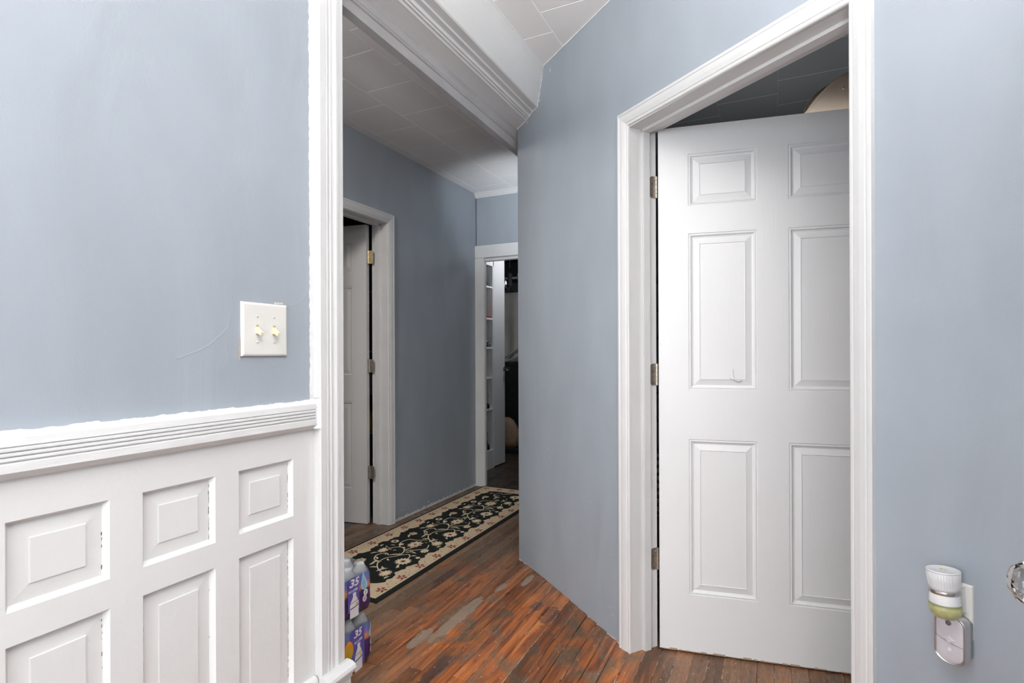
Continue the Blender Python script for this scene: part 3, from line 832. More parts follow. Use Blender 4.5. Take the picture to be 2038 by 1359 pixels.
# ------------------------------------------------------------------ light switch
sw = tag(empty('light_switch', (-1.08, .911, 1.222)), 'cream double toggle light switch on the left wall above the chair rail', 'light switch')
yc, zc = .911, 1.2225
p = MB()
p.loft([[(-1.0795 + d, yc - .0635 + i, zc - .062 + i), (-1.0795 + d, yc + .0635 - i, zc - .062 + i), (-1.0795 + d, yc + .0635 - i, zc + .062 - i), (-1.0795 + d, yc - .0635 + i, zc + .062 - i)] for i, d in ((0, 0), (0, .0025), (.0012, .0048), (.0035, .0062), (.006, .0066))], True, True)
p.build('plate', M['plate'], sw)
for yy in (.887, .934):
    t = MB(); X0 = -1.0795 + .0066
    t.box(X0 - .001, X0 + .0005, yy - .005, yy + .005, zc - .0118, zc + .0118)
    t.loft([[(X0, yy - .0042, zc - .009), (X0, yy + .0042, zc - .009), (X0, yy + .0042, zc + .006), (X0, yy - .0042, zc + .006)],
            [(X0 + .008, yy - .0037, zc - .011), (X0 + .008, yy + .0037, zc - .011), (X0 + .0085, yy + .0037, zc - .001), (X0 + .0085, yy - .0037, zc - .001)],
            [(X0 + .0155, yy - .0031, zc - .0145), (X0 + .0155, yy + .0031, zc - .0145), (X0 + .0165, yy + .0031, zc - .0075), (X0 + .0165, yy - .0031, zc - .0075)]], True, True)
    tg = t.build('toggle', M['ivory'], sw)
    k_ = MB(); k_.box(X0 + .0004, X0 + .0008, yy - .0022, yy + .0028, zc + .0075, zc + .0100); k_.build('toggle_mark', mat('toggle_marking', (.35, .30, .18), .7), tg)  # dark patch: shadow gap of the slot above the lever, painted on
    for zz in (zc + .0295, zc - .0300):
        s_ = MB(); s_.lathe([(.0034, 0), (.0030, .0008), (.0012, .0012)], (X0 - .0002, yy, zz), 12, 'X'); so = s_.build('screw', M['plate'], sw)
        s_ = MB(); s_.box(X0 + .0009, X0 + .0014, yy - .0028, yy + .0028, zz - .0005, zz + .0005); s_.build('slot', M['screw'], so)

# ------------------------------------------------------------------ room beyond the hallway end
w = MB(); w.box(-4.6, -1.0, 4.34, 8.0, -.16, -.02)
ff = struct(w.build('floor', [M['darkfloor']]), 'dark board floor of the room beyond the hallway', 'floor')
yb = 4.222
for k in range(14):
    y2 = yb + (.118 if k == 0 else .176)
    rr = random.Random(100 + k); xa = -3.6
    while xa < -1.2:
        xb = min(-1.2, xa + rr.uniform(.8, 1.8))
        b_ = MB(); b_.cbox(xa + .001, xb - .001, yb + .0012, y2 - .0012, -.019, rr.uniform(-.001, .0005), .0012)
        b_.build('floor_board', M['darkfloor'], ff); xa = xb
    yb = y2
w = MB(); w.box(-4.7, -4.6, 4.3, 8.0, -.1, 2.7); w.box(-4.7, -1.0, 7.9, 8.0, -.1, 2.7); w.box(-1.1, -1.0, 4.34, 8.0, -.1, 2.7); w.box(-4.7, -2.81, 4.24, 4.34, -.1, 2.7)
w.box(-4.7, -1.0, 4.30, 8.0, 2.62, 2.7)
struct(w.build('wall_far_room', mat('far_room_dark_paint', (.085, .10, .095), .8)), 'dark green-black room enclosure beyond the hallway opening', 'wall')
# built-in shelf niche on the left of that room
bc = tag(empty('bookcase', (-2.68, 4.65, 0)), 'white built-in shelf unit standing just inside the room at the hallway end', 'bookcase')
BX0, BX1, BY0, BY1 = -2.80, -2.552, 4.245, 4.935
c = MB(); c.box(BX0 - .02, BX0, BY0, BY1, 0, 2.40); c.build('back', M['old_white'], bc)
c = MB(); c.box(BX0, BX1, BY0, BY0 + .02, 0, 2.40); c.build('side', M['old_white'], bc)
sd = MB(); sd.box(BX0, BX1, BY1, BY1 + .012, 0, 2.40)
x = BX1 - .004
for k in range(9):
    sd.box(x - .017, x, BY1 - .007 - .004 * (k % 2), BY1 + .001, .195, 2.36); x -= .0205
sd.build('fluted_side', M['old_white'], bc)
c = MB(); c.cbox(BX0, BX1, BY0 + .02, BY1 - .001, 0, .193, .002); c.build('base', M['old_white'], bc)
c = MB(); c.box(BX0 - .02, BX1, BY0, BY1 + .012, 2.05, 2.42); c.build('head_board', M['old_white'], bc)
SHZ = (.608, .925, 1.228, 1.522, 1.842)
for z in SHZ:
    c = MB(); c.cbox(BX0, BX1 - .002, BY0 + .02, BY1 - .011, z - .020, z, .002); c.build('shelf', M['old_white'], bc)
# narrow door leaf beyond it
d5 = struct(empty('door_4', (-2.556, 4.95, 0)), 'narrow plain white door leaf with glass knob beyond the shelf unit', 'door')
c = MB(); c.box(-2.590, -2.553, 4.952, 5.200, .012, 2.35); c.build('leaf', mat('flat_grey_white_paint', (.62, .62, .63), .5), d5, bevel=.001)


def glass_mat(name, col=(1, 1, 1), rough=.0, ior=1.5):
    m, nt, b = nt_new(name); b.inputs['Base Color'].default_value = col + (1,)
    b.inputs['Transmission Weight'].default_value = 1; b.inputs['Roughness'].default_value = rough; b.inputs['IOR'].default_value = ior
    return m


M['glass'] = glass_mat('clear_glass', (.97, .96, .95))
c = MB(); c.lathe([(.006, 0), (.006, .02), (.012, .024), (.022, .034), (.025, .045), (.020, .058), (.010, .062)], (-2.553, 5.178, 1.002), 10, 'X')
c.build('knob', M['glass'], d5)
c = MB(); c.lathe([(.022, 0), (.022, .004), (.012, .008)], (-2.553, 5.178, 1.002), 16, 'X'); c.build('rose', M['silver'], d5)

blk = mat('black_cloth', (.012, .014, .018), .8, .3, 30, .3, 60)
# black cap
sx_, sy_ = -2.63, 4.865


def cap_pts(): pass


capo = tag(empty('cap', (-2.63, 4.83, SHZ[4])), 'black cap with a long flat bill on the topmost shelf at the hallway end', 'cap')
c = MB(); c.smooth = True
c.lathe([(.078, .001), (.080, .03), (.074, .07), (.060, .10), (.036, .122), (.006, .130)], (-2.645, 4.815, SHZ[4]), 20); c.build('crown', mat('dark_navy_felt', (.02, .028, .04), .8), capo)
c = MB()
po = [(-2.612 + .048 * math.cos(a) * 1.0, 4.885 + .036 * math.sin(a)) for a in [k * PI / 10 - PI / 2 for k in range(20)]]
c.prism(po, SHZ[4] + .001, SHZ[4] + .011); c.build('bill', blk, capo)
# red item
rb = tag(empty('book', (-2.63, 4.85, SHZ[3])), 'flat red notebook lying on the second shelf from the top', 'book')
c = MB(); c.cbox(-2.70, -2.562, 4.80, 4.915, SHZ[3] + .0005, SHZ[3] + .019, .003); c.build('cover', mat('red_cover', (.50, .045, .05), .4), rb)
c = MB(); c.box(-2.695, -2.5605, 4.803, 4.912, SHZ[3] + .004, SHZ[3] + .015); c.build('pages', mat('dark_page_edge', (.12, .03, .03), .8), rb)
# hanging wire loop
c = MB(); c.tube(smooth([(-2.60, 4.80, SHZ[3] + .001), (-2.60, 4.805, SHZ[3] + .10), (-2.60, 4.82, SHZ[3] + .17), (-2.60, 4.84, SHZ[3] + .10), (-2.60, 4.845, SHZ[3] + .002)]), .0022, 6)
tag(c.build('cable', mat('white_grey_cord', (.55, .55, .56), .5)), 'thin pale cord looped upright on the shelf with the red notebook', 'cable')
# binoculars
bn = tag(empty('binoculars', (-2.62, 4.86, SHZ[2])), 'grey binoculars on the third shelf from the top', 'binoculars')
gm_ = mat('mid_grey_rubber', (.12, .12, .125), .6, .2, 30)
for dy in (0, .045):
    c = MB(); c.smooth = True
    c.tube([(-2.67, 4.815 + dy, SHZ[2] + .062 - dy * .6), (-2.63, 4.84 + dy, SHZ[2] + .057 - dy * .6), (-2.62, 4.845 + dy, SHZ[2] + .052 - dy * .6), (-2.570, 4.862 + dy * .6, SHZ[2] + .045 - dy * .6)], [.016, .017, .024, .027], 14)
    c.build('barrel', gm_, bn)
c = MB(); c.box(-2.66, -2.61, 4.82, 4.88, SHZ[2] + .030, SHZ[2] + .048); c.build('bridge', gm_, bn, bevel=.004)
c = MB(); c.box(-2.68, -2.58, 4.83, 4.90, SHZ[2] + .0005, SHZ[2] + .022); c.build('strap', blk, bn, bevel=.005)
# bottle with loop on lowest open shelf
bt = tag(empty('bottle', (-2.61, 4.83, SHZ[0])), 'small black bottle with a tall wire loop on the lowest open shelf', 'bottle')
c = MB(); c.smooth = True; c.lathe([(.026, .0005), (.030, .004), (.030, .040), (.022, .050), (.012, .054)], (-2.588, 4.855, SHZ[0]), 18); c.build('body', blk, bt)
c = MB(); c.tube(smooth([(-2.585, 4.840, SHZ[0] + .045), (-2.585, 4.829, SHZ[0] + .12), (-2.585, 4.830, SHZ[0] + .15), (-2.585, 4.872, SHZ[0] + .15), (-2.585, 4.878, SHZ[0] + .12), (-2.585, 4.868, SHZ[0] + .045)]), .002, 6); c.build('loop', blk, bt)
# boots standing on the base
for k, (bx, by) in enumerate(((-2.605, 4.840), (-2.705, 4.83))):
    bo = tag(empty('boot', (bx, by, .193)), ('black ankle boot nearest the room, standing on the base of the shelf unit', 'black ankle boot standing behind the other one on the shelf unit base')[k], 'boot', 'boots on the shelf base')
    c = MB(); c.smooth = True
    rings = []
    for z, rx, ry, oy in ((.012, .040, .062, .012), (.040, .038, .058, .010), (.065, .034, .040, -.004), (.11, .033, .036, -.012), (.175, .036, .039, -.014)):
        rings.append([(bx + rx * math.cos(a), by + oy + ry * math.sin(a), .193 + z) for a in [j_ * PI / 8 for j_ in range(16)]])
    c.loft(rings, True, True); c.build('shaft', blk, bo)
    c = MB(); c.prism([(bx + .042 * math.cos(a), by + .012 + .066 * math.sin(a)) for a in [j_ * PI / 8 for j_ in range(16)]], .1935, .206); c.build('sole', mat('brown_black_sole', (.05, .035, .03), .7), bo)
    c = MB(); c.tube([(bx + .034 * math.cos(a), by - .014 + .037 * math.sin(a), .367) for a in [j_ * PI / 8 for j_ in range(17)]], .004, 6); c.build('collar', mat('boot_collar', (.03, .03, .03), .9), bo)

# hanging cloths far back
def cloth(name, m, x0_, x1_, y_, ztop, zbot, amp, seed, parent=None, th=.006, sag=0, n=40, nz=22):
    c = MB(); c.smooth = True; rings = []
    for j_ in range(nz + 1):
        t = j_ / nz; z = ztop + (zbot - ztop) * t; A, B_ = [], []
        for i_ in range(n + 1):
            s = i_ / n; x = x0_ + (x1_ - x0_) * s
            f_ = amp * (.35 + t) * (math.sin(s * 17 + seed) * .5 + math.sin(s * 31 + t * 2 + seed) * .3 + noise.noise(Vector((s * 6, t * 3, seed))) * .8)
            zz = z + (sag * math.sin(s * 9 + seed) * t)
            A.append((x, y_ + f_, zz)); B_.append((x, y_ + f_ + th, zz))
        rings.append(A + B_[::-1])
    c.loft(rings, True, True)
    return c.build(name, m, parent)


ws = tag(cloth('sheet', mat('grey_white_linen', (.46, .44, .41), .85, .08, 5, .3, 30), -3.45, -2.45, 6.3, 1.94, 1.03, .035, 1.0, sag=.05), 'grey-white sheet hanging in the dark room beyond the hallway', 'sheet')
# drape folds crossing the sheet low down
for k, (za, zb_, r_) in enumerate(((1.10, 1.36, .012), (1.05, 1.22, .014), (1.03, 1.10, .012))):
    c = MB(); c.smooth = True; c.tube(smooth([(-3.35, 6.262, za - .02), (-3.1, 6.245, za), (-2.9, 6.235, (za + zb_) / 2 - .02), (-2.7, 6.255, zb_), (-2.55, 6.27, zb_ + .06)]), r_, 8); c.build('fold', ws.data.materials[0], ws)
tag(cloth('blanket', mat('black_green_wool', (.008, .013, .010), .95, .3, 8, .3, 60), -3.55, -2.40, 6.16, 1.06, .02, .05, 3.0, sag=.03), 'black-green blanket hanging to the floor below the grey sheet', 'blanket')
# curtain rail board with dark valance above the sheet
vl = tag(empty('shelf', (-3.0, 6.3, 1.95)), 'dark wall shelf above the hanging sheet in the far room', 'shelf')
c = MB(); c.box(-3.6, -2.3, 6.34, 6.37, 1.96, 2.10); c.build('board', mat('slate_board', (.035, .05, .055), .6), vl)
c = MB(); c.box(-3.6, -2.3, 6.20, 6.37, 2.10, 2.125); c.build('ledge', mat('grey_ledge', (.28, .28, .27), .6), vl)
c = MB(); c.box(-3.6, -2.3, 6.35, 6.38, 1.94, 1.95); c.build('lower_rail', mat('grey_rail', (.14, .14, .13), .6), vl)
# tan sack and dark plinth on floor
sk = MB(); sk.smooth = True
rings = []
for z, rx, ry in ((.055, .15, .11), (.10, .19, .13), (.20, .18, .13), (.30, .15, .11), (.37, .11, .08), (.40, .06, .05)):
    rings.append([(-2.86 + rx * math.cos(a) * (1 + .06 * math.sin(3 * a + z * 9)), 5.84 + ry * math.sin(a), z) for a in [j_ * PI / 12 for j_ in range(24)]])
sk.loft(rings, True, True)
tag(sk.build('sack', mat('tan_leather', (.26, .17, .11), .7, .25, 12, .4, 30)), 'tan brown slumped sack on a low black box in the far room', 'sack')
c = MB(); c.cbox(-3.15, -2.40, 5.70, 6.02, .001, .055, .004); tag(c.build('box', mat('black_low_box', (.01, .012, .012), .6)), 'low black box on the dark floor under the tan sack', 'box')
fb = MB(); fb.smooth = True
rings = []
for z, r_ in ((.056, .20), (.2, .20), (.36, .17), (.52, .13), (.62, .05)):
    rings.append([(-2.50 + r_ * .75 * math.cos(a) * (.95 + .1 * math.sin(5 * a)), 6.03 + r_ * .3 * math.sin(a), z) for a in [j_ * PI / 12 for j_ in range(24)]])
fb.loft(rings, True, True)
tag(fb.build('garment', mat('black_garment', (.007, .010, .009), .95, .3, 9, .4, 40)), 'black garment heaped beside the tan sack', 'garment')
# candle chandelier
chn = tag(empty('chandelier', (-2.73, 5.7, 2.0)), 'black chandelier with small candle bulbs in the far room', 'chandelier')
c = MB(); c.tube([(-2.73, 5.7, 2.62), (-2.73, 5.7, 2.15)], .006, 8); c.lathe([(.006, 2.10), (.03, 2.08), (.022, 2.02), (.035, 1.95), (.008, 1.90)], (-2.73, 5.7, 0), 14)
c.build('stem', blk, chn)
bulbm, bnt, bb = nt_new('dim_candle_bulb'); bb.inputs['Base Color'].default_value = (.8, .8, .78, 1); bb.inputs['Emission Color'].default_value = (1, .97, .92, 1); bb.inputs['Emission Strength'].default_value = .35
for (px_, py_, pz_) in ((-2.66, 5.45, 1.915), (-2.745, 5.46, 1.915), (-2.73, 5.95, 2.08), (-2.95, 5.62, 1.93), (-2.55, 5.62, 1.93), (-2.9, 5.9, 1.95)):
    c = MB(); c.tube(smooth([(-2.73, 5.7, 1.95), ((px_ - 2.73) / 2, (py_ + 5.7) / 2, min(1.90, pz_ - .06)), (px_, py_, pz_ - .03)]), .0055, 6); c.lathe([(.006, -.035), (.016, -.03), (.011, 0), (.011, .012)], (px_, py_, pz_), 10)
    am = c.build('arm', blk, chn)
    c = MB(); c.smooth = True; c.lathe([(.008, .012), (.012, .022), (.011, .035), (.005, .052), (.001, .060)], (px_, py_, pz_), 10); c.build('bulb', bulbm, am)

# ------------------------------------------------------------------ hall closet contents (seen through the hinge gap)
shm = mat('closet_shelf_white', (.40, .39, .38), .6)
cs = tag(empty('shelving', (-3.1, 3.75, 0)), 'pale shelves in the hall closet, seen through the hinge gap of the narrow door', 'shelving')
for z in (.55, .86, 1.19, 1.66, 1.98):
    c = MB(); c.cbox(-3.34, -2.72, 3.40, 4.08, z - .018, z, .002); c.build('shelf', shm, cs)
for (x_, y_) in ((-3.32, 3.42), (-2.74, 3.42), (-3.32, 4.06), (-2.74, 4.06)):
    c = MB(); c.box(x_ - .012, x_ + .012, y_ - .012, y_ + .012, -.003, 2.0); c.build('post', shm, cs)


def carton(name, label, cat, x0_, x1_, y0_, y1_, z0_, z1_, col, tape=True, lid=None):
    r_ = tag(empty(name, ((x0_ + x1_) / 2, (y0_ + y1_) / 2, z0_)), label, cat)
    c = MB(); c.cbox(x0_, x1_, y0_, y1_, z0_ + .0005, z1_, .004); c.build('body', mat(name + '_surface', col, .7, .1), r_)
    if lid:
        c = MB(); c.cbox(x0_ - .004, x1_ + .004, y0_ - .004, y1_ + .004, z1_ + .0003, z1_ + .016, .003); c.build('lid', mat(name + '_lid', lid, .5), r_)
    return r_


carton('cardboard_box', 'brown cardboard box on the topmost closet shelf behind the narrow door', 'box', -3.0, -2.76, 3.44, 3.75, 1.66, 1.90, (.20, .09, .04), lid=(.25, .12, .06))
carton('storage_box', 'dark grey storage box on the middle closet shelf behind the narrow door', 'box', -3.0, -2.76, 3.44, 3.75, 1.19, 1.50, (.06, .05, .05), lid=(.04, .04, .04))
carton('storage_box', 'pale grey storage box on the closet shelf below the middle one', 'box', -3.0, -2.76, 3.44, 3.75, .86, 1.10, (.34, .34, .35), lid=(.42, .42, .42))
carton('crate', 'yellow crate on the lowest closet shelf behind the narrow door', 'crate', -3.0, -2.76, 3.44, 3.75, .55, .68, (.62, .43, .03), lid=(.70, .52, .05))

# ------------------------------------------------------------------ side room contents (hinge gap, above the door)
dr = tag(empty('drawer_tower', (-.62, 3.45, 0)), 'grey plastic drawer tower seen in the hinge gap of the wide open door', 'drawers')
gpl = mat('smoke_grey_plastic', (.13, .13, .135), .4)
c = MB(); c.box(-.86, -.50, 3.32, 3.72, -.04, 1.62); c.build('body', mat('charcoal_frame', (.05, .05, .052), .5), dr)
for k in range(6):
    z_ = .60 + k * .165
    c = MB(); c.cbox(-.85, -.51, 3.302, 3.34, z_, z_ + .150, .004); dd_ = c.build('drawer', gpl, dr)
    c = MB(); c.box(-.72, -.64, 3.290, 3.303, z_ + .11, z_ + .125); c.build('handle', M['silver'], dd_)
c = MB(); c.smooth = False
stm = two_tone('x', (0, 0, 0), (1, 1, 1))
m_, nt_, b_ = nt_new('black_white_stripes')
tc = nt_.nodes.new('ShaderNodeTexCoord'); wv = nt_.nodes.new('ShaderNodeTexWave'); wv.bands_direction = 'Z'; wv.inputs['Scale'].default_value = 7.5; wv.inputs['Distortion'].default_value = .6; wv.inputs['Detail'].default_value = 0
rp2 = nt_.nodes.new('ShaderNodeValToRGB'); rp2.color_ramp.interpolation = 'CONSTANT'; rp2.color_ramp.elements[1].position = .5; rp2.color_ramp.elements[0].color = (.02, .02, .03, 1); rp2.color_ramp.elements[1].color = (.62, .63, .66, 1)
nt_.links.new(tc.outputs['Object'], wv.inputs['Vector']); nt_.links.new(wv.outputs['Fac'], rp2.inputs[0]); nt_.links.new(rp2.outputs[0], b_.inputs['Base Color']); b_.inputs['Roughness'].default_value = .8
tag(cloth('shirt', m_, -.80, -.48, 3.02, .62, .28, .012, 2.0, n=16, nz=10), 'black and white striped shirt hanging low beyond the hinge gap of the wide open door', 'shirt')
# the shirt hangs from a rail
c = MB(); c.tube([(-.85, 3.02, .63), (-.44, 3.02, .63)], .008, 10)
rk = tag(empty('clothes_rack', (-.64, 3.02, -.04)), 'low dark clothes rail carrying the striped shirt', 'rack'); c.build('rail', M['dark'], rk)
for x_ in (-.85, -.44):
    c = MB(); c.tube([(x_, 3.02, .635), (x_, 3.02, -.035)], .008, 10); c.build('leg', M['dark'], rk)

# tan hat on a wardrobe-top hook behind the door
ht = tag(empty('hat', (.36, 2.56, 2.20)), 'tan felt hat with upturned brim hooked above the open white door', 'hat')
felt = mat('tan_felt', (.62, .49, .38), .8, .08, 6, .25, 120)
feltd = mat('dark_brown_lining', (.12, .09, .06), .8)
HXm = Matrix.Translation((.405, 2.620, 2.142)) @ Matrix.Rotation(math.radians(9.7), 4, 'Z') @ Matrix.Rotation(math.radians(-5), 4, 'Y') @ Matrix.Rotation(math.radians(15), 4, 'X')


def brim(a, t):
    """a angle, t 0 at crown to 1 at the rim; long axis = local x; sides curl upwards"""
    rx = .095 + (.275 - .095) * t; ry = .075 + (.150 - .075) * min(1, t * 1.0)
    side = abs(math.sin(a)) ** 1.6
    z = side * (t ** 1.4) * .160 + .040 * (1 - side) * t * t
    y = ry * math.sin(a) * (1 - .22 * side * t * t); x_ = rx * (1 if math.cos(a) > 0 else -1) * abs(math.cos(a)) ** .65
    return (x_, y, z)


c = MB(HXm); c.smooth = True
na, ntt = 56, 12
up = [[brim(2 * PI * k / na, j_ / ntt) for k in range(na)] for j_ in range(ntt + 1)]
dn = [[(p[0], p[1], p[2] - .003) for p in r_] for r_ in up][::-1]
c.loft(up + dn + [up[0]], True)
c.build('brim', felt, ht)
c = MB(HXm); c.tube([brim(2 * PI * k / na, 1.0) for k in range(na + 1)], .0026, 6); c.build('rim_binding', mat('pale_tan_binding', (.66, .55, .42), .7), ht)
c = MB(HXm); c.smooth = True
rings = []
for z, kx, ky, cr_ in ((-.002, .097, .077, 0), (.02, .098, .078, 0), (.06, .094, .073, 0), (.10, .085, .062, 0), (.115, .074, .050, .004), (.112, .05, .030, .018), (.100, .02, .01, .01)):
    rings.append([(kx * math.cos(a), ky * math.sin(a), z - cr_ * (1 - abs(math.sin(a)))) for a in [2 * PI * k / 28 for k in range(28)]])
c.loft(rings, True, True); c.build('crown', felt, ht)
c = MB(HXm); c.lathe([(.098 * 1.0, .004), (.0995, .006), (.0990, .024), (.097, .026)], (0, 0, 0), 28, flat=lambda a, h: math.sqrt((math.cos(a)) ** 2 + (.80 * math.sin(a)) ** 2)); c.build('band', feltd, ht)
c = MB(HXm); p_ = brim(-PI + .98, .80); c.smooth = True; c.lathe([(.0045, -.003), (.0045, .0005), (.003, .0022), (.001, .003)], (p_[0], p_[1] - .002, p_[2]), 10, 'Y'); c.build('rivet', mat('cream_rivet', (.75, .66, .52), .4), ht)
# peg rail that carries the hat
pg = tag(empty('wall_hook', (.62, 2.72, 2.2)), 'dark hook post holding the tan hat above the open white door', 'hook')
c = MB(); c.tube([(.41, 2.62, 2.26), (.415, 2.63, 2.45), (.43, 2.64, 2.583)], .006, 8); c.build('rod', M['dark'], pg)

# ------------------------------------------------------------------ runner rug
rug = tag(empty('runner_rug', (-1.967, 3.13, 0)), 'black and beige floral runner rug along the hallway floor', 'rug')
RX0, RX1, RYa, RYb = -2.270, -1.664, 2.022, 4.217
blackp = two_tone('rug_black_pile', (.006, .009, .008), (.018, .021, .018), 500, .5, .95, .3)
beige = two_tone('rug_beige_pile', (.50, .385, .25), (.68, .54, .37), 350, .5, .95, .3)
cream = two_tone('rug_cream_pile', (.62, .52, .34), (.80, .70, .50), 420, .5, .95, .2)
redp = mat('rug_red_pile', (.20, .014, .018), .95, .2, 300)
green = mat('rug_olive_pile', (.24, .22, .13), .95, .2, 300)
goldp = mat('rug_gold_pile', (.42, .32, .18), .95, .2, 300)
c = MB(); c.cbox(RX0, RX1, RYa, RYb, .0006, .0075, .002); c.build('backing', blackp, rug)
ZB = .0078


def flatpoly(mbx, pts, z, m):
    mbx.m = m; i = mbx.add([(p[0], p[1], z) for p in pts]); mbx.face(range(i, i + len(pts)))


bf = MB(); bf.box(RX0 + .016, RX1 - .030, RYa + .030, RYb - .030, .006, ZB)
bf.build('border_field', beige, rug)
# dark centre field with scalloped edge, as a triangulated strip
FX0, FX1, FY0, FY1 = -2.150, -1.782, RYa + .155, RYb - .150
cf = MB(); rr = random.Random(4)
n_ = 260


def edge_x(y, side):
    ph = ((y - 2.482) / .493) * 2 * PI
    w_ = .012 * math.sin(ph * 2 + (0 if side < 0 else 1.3)) + .008 * math.sin(ph * 5 + side) + .004 * math.sin(ph * 11)
    return w_


Lr, Rr = [], []
for k in range(n_ + 1):
    y = FY0 + (FY1 - FY0) * k / n_
    e_ = min(y - FY0, FY1 - y); rd = .05 * (1 - min(1, e_ / .05)) ** 2
    Lr.append((FX0 + edge_x(y, -1) + rd, y, ZB + .0004)); Rr.append((FX1 + edge_x(y, 1) - rd, y, ZB + .0004))
cf.loft([Lr, Rr]); cf.build('centre_field', blackp, rug, recalc=False)
pt = MB()   # woven pattern pieces: 0 cream 1 beige 2 red 3 green 4 gold 5 black
Z1 = ZB + .0010


def flower(x, y, r, n, m=0, core=2, core_r=.25, rag=.3, rot=0, sx=1, sy=1, z=Z1):
    pts = []
    for k in range(n * 4):
        a = 2 * PI * k / (n * 4) + rot; q = r * (1 - rag * (.5 - .5 * math.cos(n * (a - rot))))
        pts.append((x + q * math.cos(a) * sx, y + q * math.sin(a) * sy))
    i = pt.add([(x, y, z)] + [(p[0], p[1], z) for p in pts]); pt.m = m
    for k in range(len(pts)): pt.face([i, i + 1 + k, i + 1 + (k + 1) % len(pts)])
    if core is not None:
        flatpoly(pt, [(x + r * core_r * math.cos(a) * sx, y + r * core_r * math.sin(a) * sy) for a in [j_ * PI / 4 for j_ in range(8)]], z + .0003, core)


def leaf_shape(x, y, l, w_, ang, m=0, z=Z1):
    pts = []
    for k in range(9):
        t = k / 8; pts.append((l * t, w_ * math.sin(PI * t) ** .8 + l * .12 * math.sin(PI * t)))
    for k in range(7, 0, -1):
        t = k / 8; pts.append((l * t, -w_ * .6 * math.sin(PI * t) + l * .12 * math.sin(PI * t)))
    flatpoly(pt, [(x + p[0] * math.cos(ang) - p[1] * math.sin(ang), y + p[0] * math.sin(ang) + p[1] * math.cos(ang)) for p in pts], z, m)


def vine(pts, w_=.0032, m=0, z=Z1 - .0002):
    P_ = smooth(pts, 8); A, B_ = [], []
    for k in range(len(P_)):
        a = Vector(P_[max(k - 1, 0)]); b__ = Vector(P_[min(k + 1, len(P_) - 1)]); d = (b__ - a).normalized(); nrm = Vector((-d.y, d.x))
        A.append((P_[k][0] + nrm.x * w_, P_[k][1] + nrm.y * w_, z)); B_.append((P_[k][0] - nrm.x * w_, P_[k][1] - nrm.y * w_, z))
    pt.m = m; pt.loft([A, B_])


PER = .493
rr = random.Random(21)
for k in range(-1, 5):
    o_ = PER * k
    def inside(y_): return FY0 + .02 < y_ < FY1 - .02
    def F(x, y, *a, **kw):
        if inside(y + o_): flower(x, y + o_, *a, **kw)
    def Lf(x, y, *a, **kw):
        if inside(y + o_): leaf_shape(x, y + o_, *a, **kw)
    F(-1.854, 2.482, .050, 13, core=4, core_r=.35); F(-1.854, 2.482, .014, 6, m=2, core=None, z=Z1 + .0006)
    F(-1.952, 2.734, .047, 9, m=1, core=0, core_r=.5, sy=1.25); F(-1.952, 2.734, .012, 5, m=2, core=None, z=Z1 + .0006)
    F(-2.066, 2.580, .040, 10, m=1, core=0, core_r=.5, sx=.8, sy=1.2)
    F(-2.098, 2.728, .026, 7, core=5, core_r=.45, rag=.15)
    F(-1.838, 2.308, .040, 11, m=1, core=0, core_r=.5, sx=.85, sy=1.1)
    F(-1.836, 2.665, .032, 8, m=0, core=1, core_r=.5, sx=.8)
    F(-2.08, 2.40, .030, 6, m=1, core=2, core_r=.2)
    F(-1.99, 2.415, .018, 5, m=0, core=None); F(-2.03, 2.70, .018, 5, m=0, core=None); F(-1.90, 2.62, .016, 5, core=None); F(-1.81, 2.56, .016, 5, core=None)
    for (x_, y_, l_, w_, a_) in ((-1.99, 2.52, .085, .011, .5), (-2.02, 2.60, .090, .010, 2.6), (-1.93, 2.60, .075, .011, .15), (-1.90, 2.80, .070, .010, 1.1), (-2.06, 2.82, .080, .010, 1.9), (-1.99, 2.36, .070, .010, 1.3),
                                 (-2.10, 2.50, .045, .009, .9), (-1.82, 2.40, .045, .009, 2.2), (-2.04, 2.47, .040, .008, -.6), (-1.93, 2.70, .035, .008, 2.0), (-1.97, 2.83, .045, .008, .4), (-1.88, 2.36, .04, .008, 2.7),
                                 (-2.12, 2.62, .035, .008, 1.7), (-1.80, 2.74, .040, .008, 1.4), (-2.00, 2.66, .035, .007, -.2), (-1.93, 2.46, .036, .007, 2.5), (-2.08, 2.66, .03, .007, .3), (-1.86, 2.56, .035, .007, .7)):
        Lf(x_, y_, l_, w_, a_, m=rr.choice((0, 0, 1)))
    for q in range(7):
        Lf(rr.uniform(-2.12, -1.81), 2.30 + rr.random() * PER, rr.uniform(.018, .030), .006, rr.uniform(0, 6.28), m=rr.choice((0, 1, 4)))
    V1 = [(-1.838, 2.308), (-1.90, 2.33), (-1.965, 2.40), (-1.975, 2.48), (-1.93, 2.55), (-1.955, 2.63), (-2.01, 2.66), (-2.066, 2.60)]
    V2 = [(-1.955, 2.63), (-1.93, 2.70), (-1.952, 2.734)]
    V3 = [(-1.965, 2.43), (-2.02, 2.44), (-2.05, 2.50), (-2.02, 2.545), (-1.99, 2.525)]
    V4 = [(-2.01, 2.66), (-2.05, 2.72), (-2.04, 2.79), (-1.98, 2.80), (-1.93, 2.83)]
    V5 = [(-1.93, 2.55), (-1.89, 2.58), (-1.86, 2.55), (-1.854, 2.50)]
    V6 = [(-1.95, 2.62), (-1.89, 2.66), (-1.85, 2.70), (-1.87, 2.76)]
    for V_ in (V1, V2, V3, V4, V5, V6):
        Vp = [(a, b__ + o_) for a, b__ in V_]
        if all(inside(p[1]) for p in Vp): vine(Vp)
